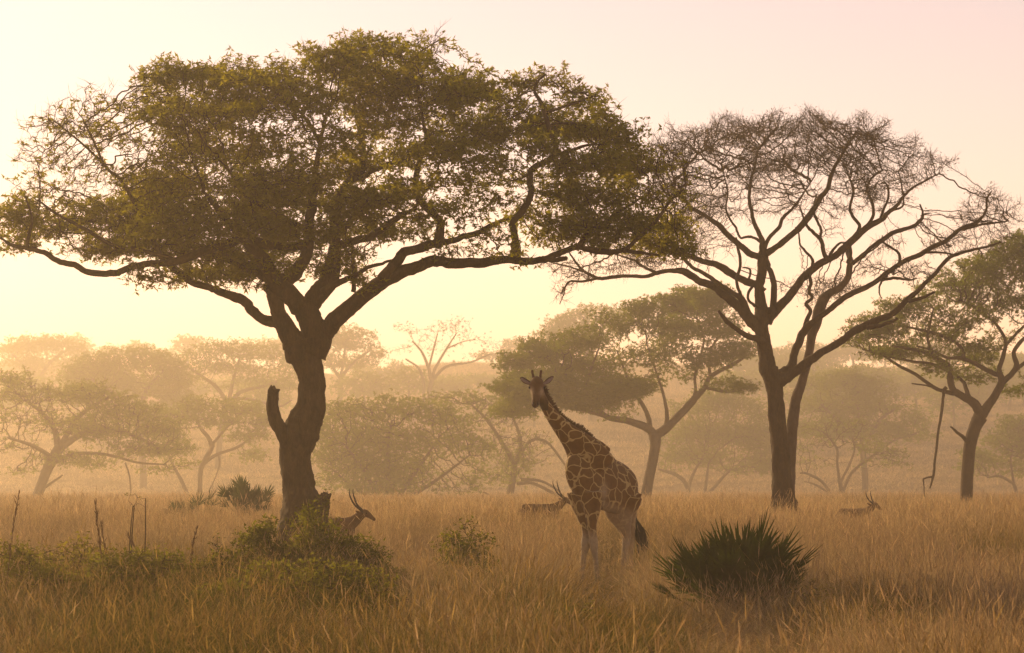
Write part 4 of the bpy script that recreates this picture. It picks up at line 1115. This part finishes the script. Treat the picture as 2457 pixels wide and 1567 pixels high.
    for k in range(110):
        t0 = rng.uniform(0, 1)
        sx, sy = 1523 + 11 * t0, 1236 + 32 * t0
        if rng.uniform() < .3: ex, ey = rng.normal(1532, 2.5), rng.normal(1328, 9)
        else: ex, ey = rng.normal(1550, 4.5), rng.normal(1308, 13)
        mx_, my_ = (sx + ex) / 2 + rng.normal(1.5, 2.5), (sy + ey) / 2 + rng.normal(0, 3)
        p = PX([sx, mx_, ex], [sy, my_, ey], D + .8 + rng.normal(0, .03, 3))
        seg.append(tube(catmull(np.column_stack([p, [.009, .010, .003]]), 3)[:, :3], np.linspace(.011, .003, 7), 4))
    V, F = join(seg)
    tt = link('tail_tuft', mesh_from('tail_tuft', V - loc, F, M_HAIR), tail)
    # mane along the back of the neck
    mp = catmull(np.array(T('1300,925,-.70 1312,950,-.68 1325,972,-.64 1343,996,-.58 1366,1014,-.52 1385,1024,-.46 1404,1036,-.40 1420,1054,-.33')), 26)
    W = PX(mp[:, 0], mp[:, 1], D + mp[:, 2]); tan = np.gradient(W, axis=0); tan /= np.linalg.norm(tan, axis=1)[:, None]
    nrm = np.stack([-tan[:, 2], 0 * tan[:, 0], tan[:, 0]], -1); nrm *= np.sign(nrm[:, 0:1] + 1e-6)
    q = []
    for k in range(0, len(W)):
        for _ in range(3):
            h = rng.uniform(.035, .065); o = rng.normal(0, .012, 3); b0 = W[k] - nrm[k] * .045 + o
            q.append(np.array([b0 - tan[k] * .014, b0 + tan[k] * .014, b0 + nrm[k] * (h + .04) + tan[k] * .012 + o, b0 + nrm[k] * (h + .04) + o * .5]))
    V = np.vstack(q); part('mane', V, np.arange(len(V)).reshape(-1, 4), M_MANE, root)
M_INNER = plain_mat('inner_ear', (.16, .12, .10), (.24, .19, .16), 20)
build_giraffe()

M_KOB = plain_mat('antelope_coat', (.10, .055, .022), (.17, .095, .04), 5, .9, .1)
def build_antelope(label, px, d, scale, yaw, pose='stand', zoff=0.0, hs=1.0):
    x0 = float(PX(px, 1200, d)[0]); z0 = float(GZ(x0, d))
    dz = -.50 if pose == 'lie' else 0.0
    def tb(s, ratio=1.0, y=0.0, sides=12, per=4, z=True):
        p = np.array(T(s))
        W = np.stack([p[:, 0], np.full(len(p), y) + (p[:, 3] if p.shape[1] > 3 else 0), p[:, 1] + (dz if z else 0)], -1)
        q = catmull(np.column_stack([W, p[:, 2]]), per)
        return tube(q[:, :3], np.maximum(q[:, 3], .005), sides, r2=np.full(len(q), ratio))
    if pose == 'up':
        neck, hd = '.40,.78,.17 .52,.93,.125 .60,1.05,.105 .65,1.15,.09', '.62,1.18,.075 .70,1.19,.085 .80,1.14,.066 .90,1.07,.046 .97,1.03,.036 .99,1.02,.02'
        hb = (.66, 1.24)
    else:
        neck, hd = '.40,.78,.18 .54,.86,.14 .66,.96,.115 .74,1.02,.095', '.73,1.05,.075 .80,1.05,.086 .89,1.00,.068 .97,.94,.048 1.03,.90,.038 1.05,.89,.022'
        hb = (.78, 1.10)
    body = [tb('-.60,.74,.06 -.55,.73,.15 -.45,.73,.215 -.2,.705,.235 .1,.69,.25 .35,.705,.245 .48,.73,.19 .54,.75,.10', .62), tb(neck, .7), tb(hd, .72)]
    if pose == 'lie':
        for s in (-1, 1):
            body.append(tb('.40,.64,.10 .50,.58,.06 .58,.54,.04 .46,.53,.03 .34,.525,.03', 1, .11 * s)); body.append(tb('-.42,.68,.16 -.30,.62,.11 -.20,.57,.06 -.34,.54,.04 -.50,.53,.03', 1, .13 * s))
    else:
        for s in (-1, 1):
            f = .05 * s
            body.append(tb('%g,.66,.11 %g,.48,.06 %g,.33,.037 %g,.16,.025 %g,.05,.026 %g,0,.036' % (.40, .41, .41 + f, .42 + f * 2, .43 + f * 2, .45 + f * 2), .8, .10 * s))
            body.append(tb('%g,.70,.17 %g,.54,.12 %g,.41,.055 %g,.33,.037 %g,.16,.027 %g,.05,.027 %g,0,.036' % (-.44, -.42, -.47 - f, -.53 - f, -.49 - f, -.48 - f, -.46 - f), .7, .11 * s))
    me = organic(body, .022, 4)
    root = thing('antelope', label, 'antelope', (x0, d, z0 + zoff), 'antelopes in the long grass')
    root.rotation_euler = (0, 0, yaw); root.scale = (scale,) * 3
    me.materials.append(M_KOB); me.name = 'body'; link('body', me, root)
    def pt(tri, name, mat, sm=True):
        return link(name, mesh_from(name, tri[0], [tri[1], tri[2]], mat, sm), root)
    bx, bz = hb
    for s in (-1, 1):
        k = np.array([[bx, bz - .05, .026, .035 * s], [bx - .09, bz + .04, .025, .06 * s], [bx - .20, bz + .14, .021, .10 * s], [bx - .28, bz + .29, .018, .14 * s], [bx - .32, bz + .42, .012, .15 * s], [bx - .32, bz + .53, .004, .14 * s]])
        k[1:, [0, 1, 3]] = k[0, [0, 1, 3]] + (k[1:, [0, 1, 3]] - k[0, [0, 1, 3]]) * hs
        W = np.stack([k[:, 0], k[:, 3], k[:, 1] + dz], -1)
        q = catmull(np.column_stack([W, k[:, 2]]), 8)
        rr = q[:, 3] * (1 + .10 * np.sin(np.arange(len(q)) * 1.9)) 
        pt(tube(q[:, :3], rr, 8), 'horn', M_HORN)
        e = np.array([[bx - .03, bz - .08, .012, .06 * s], [bx - .07, bz - .05, .032, .12 * s], [bx - .10, bz - .02, .034, .17 * s], [bx - .12, bz, .006, .22 * s]])
        W = np.stack([e[:, 0], e[:, 3], e[:, 1] + dz], -1); q = catmull(np.column_stack([W, e[:, 2]]), 4)
        pt(tube(q[:, :3], q[:, 3], 8, r2=np.full(len(q), .4)), 'ear', M_KOB)
        bmx = bmesh.new(); bmesh.ops.create_icosphere(bmx, subdivisions=1, radius=.016)
        bmesh.ops.translate(bmx, verts=bmx.verts, vec=(bx + .07, .058 * s, bz - .055 + dz)); em = bpy.data.meshes.new('eye'); bmx.to_mesh(em); bmx.free(); em.materials.append(M_EYE); link('eye', em, root)
    pt(tb('-.60,.80,.025 -.66,.70,.018 -.68,.55,.016 -.67,.45,.02 -.66,.42,.006', 1), 'tail', M_KOB)
build_antelope('brown antelope with long swept horns walking right out from behind the big trunk', 792, 66.0, 1.03, -.24, 'low', hs=.92)
build_antelope('antelope with curved horns grazing deep in grass just left of the giraffe', 1296, 80.0, .97, -.42, 'low')
build_antelope('antelope lying low in grass below the bare tree at the right', 2048, 99.0, 1.12, -.75, 'lie', .12, hs=.72)
# ------------------------------------------------------------------ palms, shrubs and stalks
M_PALM = leaf_mat('palm_leaf', [(.016, .028, .003), (.032, .052, .005), (.06, .08, .010)], [(.04, .065, .003), (.11, .15, .006)], .45, 2.0)
M_PALM_GREY = leaf_mat('palm_leaf_dusty', [(.05, .062, .025), (.085, .10, .04)], [(.05, .065, .02), (.09, .11, .03)], .35, 1.0)
M_PALM_DRY = leaf_mat('palm_leaf_dry', [(.12, .07, .025), (.2, .12, .05)], [(.12, .07, .02), (.2, .12, .04)], .4, 2.0)

def fan_mesh(name, seed, pet, leaf, n, w, mat, spread=2.0):
    """One fan frond: petiole along +Z, narrow folded leaflets radiating from its end."""
    rng = np.random.default_rng(seed)
    V, Q, o = [], [], 0
    # petiole
    c = np.stack([.10 * pet * np.linspace(0, 1, 5) ** 2, np.zeros(5), pet * np.linspace(0, 1, 5)], -1)
    tv, tq, _ = tube(c, np.linspace(.014, .008, 5), 4)
    V.append(tv); Q.append(tq); o += len(tv)
    tip = c[-1]
    for k in range(n):
        a = (k / (n - 1) - .5) * spread + rng.normal(0, .03)
        L = leaf * (1 - .28 * abs(a)) * rng.uniform(.85, 1.1)
        d = np.array([math.sin(a) * .0 + .18 * abs(a), math.sin(a), math.cos(a)])
        d += rng.normal(0, .05, 3); d /= np.linalg.norm(d)
        side = np.cross(d, [1, 0, 0]); side /= np.linalg.norm(side)
        nr = np.cross(side, d)
        t = np.array([0, .35, .7, 1.0]); ww = w * np.array([.35, 1.0, .75, .06])
        bend = rng.uniform(0, .10) * L
        mid = tip + d[None] * (L * t)[:, None] + np.array([.6, 0, -.8])[None] * (bend * t ** 2)[:, None]
        l = mid - side[None] * ww[:, None] + nr[None] * (ww * .45)[:, None]
        r = mid + side[None] * ww[:, None] + nr[None] * (ww * .45)[:, None]
        v = np.stack([l, mid, r], 1).reshape(-1, 3)
        f = []
        for i in range(3):
            b = i * 3
            f += [[b, b + 1, b + 4, b + 3], [b + 1, b + 2, b + 5, b + 4]]
        V.append(v); Q.append(np.array(f) + o); o += len(v)
    return mesh_from(name, np.vstack(V), np.vstack(Q), mat)

def palm_bush(label, px, d, scale, n, seed, mat, pet=.75, leaf=.75, w=.020, nleaf=15, group=None, width=1.0, dry=0.0, emax=1.45, zs=1.0, var=.12):
    rng = np.random.default_rng(seed)
    x0 = float(PX(px, 1300, d)[0]); z0 = float(GZ(x0, d))
    root = thing('palm_bush', label, 'palm', (x0, d, z0), group)
    root.scale = (1, 1, zs)
    vs = [fan_mesh('frond', seed * 17 + k, pet * rng.uniform(.6, 1.1), leaf * rng.uniform(.85, 1.1), nleaf, w, mat) for k in range(6)]
    dv = [fan_mesh('frond', seed * 23 + k, pet * .7, leaf * .8, nleaf, w, M_PALM_DRY) for k in range(2)]
    for k in range(n):
        az = k * 2.399 + rng.uniform(-.3, .3)
        t = (k + .5) / n
        el = math.acos(1 - t * .86) * rng.uniform(.75, 1.0)      # 0 = upright
        el = el * emax / 1.45
        isdry = rng.uniform() < dry and el > .8
        o = bpy.data.objects.new('frond', dv[k % 2] if isdry else vs[rng.integers(len(vs))])
        COL.objects.link(o); o.parent = root
        s = scale * rng.uniform(1 - var, 1 + var * .6)
        o.rotation_euler = (0, 0, 0)
        M = Matrix.Rotation(az, 4, 'Z') @ Matrix.Rotation(el * .92, 4, 'Y') @ Matrix.Rotation(rng.uniform(-.6, .6), 4, 'Z')
        o.rotation_euler = M.to_euler()
        if var > .2 and k % 9 == 2: s *= 1.28
        o.scale = (s, s, s)
        ofs = .22 * scale * width
        o.location = (math.cos(az) * ofs * rng.uniform(.2, 1.3) * math.sin(el), math.sin(az) * ofs * math.sin(el) * rng.uniform(.2, 1.3), rng.uniform(0, .35) * scale)
    return root

palm_bush('dark green spiky fan palm bush in the right foreground grass', 1765, 47.8, 1.12, 84, 3, M_PALM, pet=.86, leaf=.70, w=.026, nleaf=15, width=1.5, dry=.08, emax=1.0)
palm_bush('grey green fan palm clump just left of the big trunk', 592, 88.0, .95, 44, 5, M_PALM_GREY, pet=.85, leaf=.50, w=.024, nleaf=13, width=1.3, emax=.85, zs=1.15, group='small palms behind the grass')
palm_bush('small spiky palm with upright open fronds left of the palm clump', 478, 92.0, .85, 16, 6, M_PALM_GREY, pet=.80, leaf=.65, w=.020, nleaf=11, group='small palms behind the grass')
palm_bush('small leafy palm furthest left of the low palms', 426, 90.0, .78, 20, 8, M_PALM_GREY, pet=.75, leaf=.55, w=.024, nleaf=11, group='small palms behind the grass')

def shrub(name, label, d, base, lobes, n, leaf=(7, .09, .085, .022), mat=None, seed=1, cat='shrub', stems=5, step=.09, group=None, twig=.004):
    rng = np.random.default_rng(seed)
    bx = base
    x0 = float(PX(bx, 1300, d)[0]); gz = float(GZ(x0, d))
    by = HORIZON + (CAMH - gz) * FPX / d
    xs = [l[0] for l in lobes]
    L = []
    for k in range(stems):
        l = lobes[rng.integers(len(lobes))]
        tx, ty = l[0] + rng.normal(0, l[2] * .4), l[1] + rng.normal(0, l[3] * .3)
        sx = bx + (tx - bx) * .35 + rng.normal(0, 6)
        o = rng.uniform(-.6, .6)
        L.append(Limb([(sx, by + 8, 5.0), ((sx * .6 + tx * .4) + rng.normal(0, 5), by * .55 + ty * .45, 4.0), (tx, ty, 2.0)], o * .3, o, 'stem', grow=.25, rough=.05))
    return build_tree(name, label, cat, d, L, lobes, depth=.6, n_att=n, step=step, dk=step * 1.1, di=2.5, twig_r=twig, leaf=leaf, bark=M_TWIG, twigm=M_TWIG,
                      leafm=mat or M_LEAF_SHRUB, seed=seed, sides=6, iters=70, base=(bx, by), group=group, rexp=2.6, gap=(3.2, .85), agap=(2.4, .7))

shrub('leafy_shrub', 'dark green leafy shrub crowning the mound in front of the big trunk', 49.5, 820,
      [(790,1310,70,42),(750,1268,36,26),(870,1362,70,46),(930,1395,45,45),(820,1380,100,45),(730,1340,60,45),(872,1308,24,16),(690,1390,50,40),(780,1430,90,40),(905,1450,60,40),(760,1320,70,50),(850,1420,100,40),(700,1258,10,34),(742,1240,12,40),(800,1262,13,34)], 12000, leaf=(7, .07, .085, .022), seed=201, stems=11, step=.07)
shrub('leafy_shrub', 'lower green shrub on the left slope of the mound', 49.0, 590,
      [(625,1285,40,24),(600,1330,60,34),(540,1345,45,30),(660,1335,45,36),(495,1355,40,20),(620,1390,80,40),(440,1375,40,18),(570,1400,90,40),(640,1262,10,30),(585,1300,10,30),(520,1318,10,28)], 6000, leaf=(7, .07, .085, .022), seed=203, stems=9, step=.07)
shrub('leafy_shrub', 'small open green shrub standing alone between mound and giraffe', 54.0, 1112,
      [(1125,1262,28,20),(1090,1295,36,24),(1145,1300,34,24),(1120,1330,52,28),(1165,1345,28,20),(1075,1345,30,22),(1115,1380,50,30)], 3000, leaf=(6, .08, .085, .024), seed=205, stems=7)
M_YELLOW = leaf_mat('yellow_green_leaf', [(.12, .11, .02), (.18, .16, .03), (.10, .10, .02)], [(.25, .22, .02), (.36, .30, .03)], .5, 2)
shrub('leafy_shrub', 'bright yellow green bush in the grass at the left', 47.5, 170,
      [(195,1302,28,16),(140,1325,45,18),(90,1340,34,20),(60,1330,30,16),(220,1325,28,22),(170,1350,80,30),(260,1340,30,20)], 2000, mat=M_YELLOW, leaf=(5, .08, .08, .022), seed=207, stems=6)
M_WEED = leaf_mat('weed_leaf', [(.05, .055, .008), (.09, .09, .014), (.12, .10, .02)], [(.12, .13, .008), (.24, .23, .016), (.30, .25, .03)], .5, 1.2)
shrub('leafy_shrub', 'ragged olive green bush at the left edge of the foreground', 45.0, 45, [(30,1335,60,36),(80,1375,80,40),(10,1390,60,30),(140,1390,60,30)], 3800, mat=M_WEED, leaf=(7, .08, .09, .018), seed=221, stems=8)
shrub('leafy_shrub', 'ragged olive weeds between the yellow bush and the mound', 45.5, 320, [(270,1360,60,34),(340,1375,70,40),(400,1350,50,30),(220,1395,60,26),(330,1330,30,20)], 4200, mat=M_WEED, leaf=(7, .08, .09, .018), seed=223, stems=9)
shrub('leafy_shrub', 'dark tangled weeds on the near face of the mound', 43.5, 700, [(650,1375,80,36),(760,1380,90,40),(860,1395,90,40),(640,1420,80,34),(740,1430,90,36),(840,1445,90,34),(930,1440,60,30),(540,1425,70,30)], 6000, mat=M_WEED, leaf=(7, .08, .09, .018), seed=225, stems=12)
shrub('leafy_shrub', 'low green weeds in the grass below the giraffe', 42.5, 1395, [(1390,1475,50,30),(1340,1490,45,22),(1430,1495,40,22)], 900, mat=M_WEED, leaf=(6, .08, .09, .016), seed=227, stems=7)
shrub('leafy_shrub', 'low yellowish weed beside the right side of the palm bush', 46.0, 1960,
      [(1945,1400,22,12),(1975,1420,30,16),(1935,1440,26,20)], 320, mat=M_YELLOW, leaf=(4, .08, .08, .018), seed=209, stems=4)
shrub('leafy_shrub', 'low dark green weeds in the grass right of the palm', 44.0, 2160,
      [(2150,1450,50,24),(2210,1460,40,22),(2100,1470,40,20)], 700, leaf=(5, .08, .09, .018), seed=211, stems=6)
shrub('climbing_vine', 'dark leafy creeper clinging to the right foot of the big trunk', 61.2, 778,
      [(779,1188,12,10),(772,1215,16,24),(762,1250,22,26)], 420, leaf=(5, .07, .09, .026), seed=213, stems=3, cat='vine')
shrub('thin_sapling', 'thin pale leafed sapling sticking out of the grass at the left', 60.0, 318,
      [(312,1188,16,9),(345,1195,18,8),(322,1215,24,10)], 110, leaf=(3, .06, .08, .02), seed=215, stems=3, cat='sapling', step=.12)

M_STALK = plain_mat('dry_stalk', (.10, .055, .02), (.18, .10, .04), 6)
def stalk(label, px, top, lean, d, w=5.0, seed=1, plume=True):
    rng = np.random.default_rng(seed)
    x0 = float(PX(px, 1300, d)[0]); gz = float(GZ(x0, d))
    by = HORIZON + (CAMH - gz) * FPX / d
    root = thing('grass_stalk', label, 'stalk', (x0, d, gz), 'tall dry stalks above the grass')
    n = 7; t = np.linspace(0, 1, n)
    W = PX(px + lean * t ** 1.6 + rng.normal(0, 1.5, n), by + (top + 28 - by) * t, np.full(n, d))
    q = catmull(W, 4)
    a = tube(q, np.linspace(w * .24, w * .12, len(q)) * d / FPX, 5)
    part('stem', a[0], [a[1], a[2]], M_STALK, root, True)
    if plume:
        k = len(q); seg = []
        for i in range(int(k * .55), k):
            for _ in range(7):
                b = q[i]; dr = (q[min(i + 1, k - 1)] - q[i - 1]); dr = dr / np.linalg.norm(dr) + rng.normal(0, .22, 3)
                L = rng.uniform(.05, .13); s = rng.normal(0, 1, 3); s /= np.linalg.norm(s)
                seg.append(np.array([b, b + dr * L * .5 + s * .008, b + dr * L, b + dr * L * .5 - s * .008]))
        V = np.vstack(seg); part('plume', V, np.arange(len(V)).reshape(-1, 4), M_STALK, root)
for a in (('tall dry stalk nearest the left edge, leaning right', 10, 1160, 34, 44, 6), ('dry feathery stalk, tallest of the pair left of the mound', 245, 1186, -12, 46, 6), ('shorter bent stalk beside the tallest feathery stalk', 270, 1232, -28, 46, 5),
          ('dark bent twig stalk left of the mound', 368, 1262, -55, 47, 5), ('curled dry stalk on the left slope of the mound', 445, 1245, 26, 47, 5)):
    stalk(*a, seed=int(a[1]))

# ------------------------------------------------------------------ far ridge
def ridge_tree(px, top, w, d, seed, label, grp):
    rng = np.random.default_rng(seed)
    x0 = float(PX(px, 800, d)[0]); gz = float(GZ(x0, d))
    by = HORIZON + (CAMH - gz) * FPX / d
    h = max(by - top, 24)
    L = [Limb([(px, by + 6, 7), (px + rng.normal(0, 2), by - h * .35, 6), (px + rng.normal(0, 4), top + h * .3, 4)], name='trunk', grow=.5, rough=.05)]
    lo = [(px, top + h * .25, w * .5, h * .25), (px - w * .22, top + h * .38, w * .4, h * .25), (px + w * .25, top + h * .36, w * .4, h * .25)]
    return build_tree('ridge_tree', label, 'tree', d, L, lo, depth=1.5, n_att=560, step=1.1, dk=1.1, di=20, twig_r=.045, leaf=(4, .65, .72, .17, 6), bark=M_BARK_GREY, twigm=M_TWIG, leafm=M_LEAF_BG,
                      seed=seed, sides=6, iters=40, group=grp)
GR = 'faint misty trees along the far ridge'
for k, (px, top, w, lab) in enumerate([(30, 822, 90, 'faint misty tree on the ridge at the far left edge'), (112, 808, 60, 'faint misty tree, second from the left edge on the ridge'), (188, 803, 56, 'small round misty tree on the left ridge'), (262, 830, 60, 'low misty tree in the dip of the left ridge'),
        (325, 815, 62, 'lone round headed misty tree on the left ridge'), (392, 838, 70, 'low misty tree right of the lone round headed one'), (452, 801, 70, 'tall misty tree on the ridge above the low left acacias'), (600, 815, 90, 'misty tree on the ridge just left of the big trunk'), (655, 808, 70, 'misty tree partly hidden by the left limb fork'),
        (1235, 812, 60, 'faint misty tree right of the pale bare tree')]):
    ridge_tree(px, top, w, 800 + (k % 3) * 26, 300 + k, lab, GR)
_r = np.random.default_rng(77)
_far = [(905, 880, 80), (955, 868, 50), (1180, 845, 70), (1290, 850, 80), (1880, 830, 110), (1960, 822, 120), (2045, 812, 110), (2125, 835, 110), (2205, 815, 120), (2290, 822, 120), (2370, 845, 120), (2440, 850, 110), (1800, 850, 100), (720, 845, 80), (860, 872, 60), (1090, 872, 80)]
for k, (px, top, w) in enumerate(_far):
    ridge_tree(px, top, w, 720 + (k % 4) * 28, 340 + k, 'faint misty tree on the far ridge ' + ('half hidden behind the big trunk' if px < 800 else 'between big trunk and giraffe' if px < 1300 else 'behind the bare acacia at right' if px < 2000 else 'beyond the broad green crown at right' if px < 2220 else 'behind the leafy acacia at the right edge'), GR)
GM_ = 'misty trees on the slope below the ridge'
for k in range(30):
    px = [60, 180, 300, 420, 560, 660, 880, 980, 1080, 1160, 1270, 1340, 1800, 1860, 1930, 1990, 2050, 2110, 2170, 2230, 2290, 2350, 2410, 2460, 1820, 1960, 2090, 2200, 2320, 2430][k] + _r.normal(0, 12)
    d = 510 + (k % 5) * 32 + _r.uniform(-8, 8)
    top = (905 if px < 1400 else 880) + _r.uniform(-14, 22) - (d - 510) * .145
    ridge_tree(px, top, _r.uniform(90, 170), d, 400 + k, 'soft misty tree on the slope ' + ('beyond the low acacias left of the big trunk' if px < 620 else 'showing between the big trunk and the pale bare tree' if px < 1010 else 'behind the twiggy tree and giraffe' if px < 1500 else 'right behind the bare acacia stems' if px < 1990 else 'between the bare acacia and the hanging branch' if px < 2250 else 'behind the leaning trunk at the right edge'), GM_)
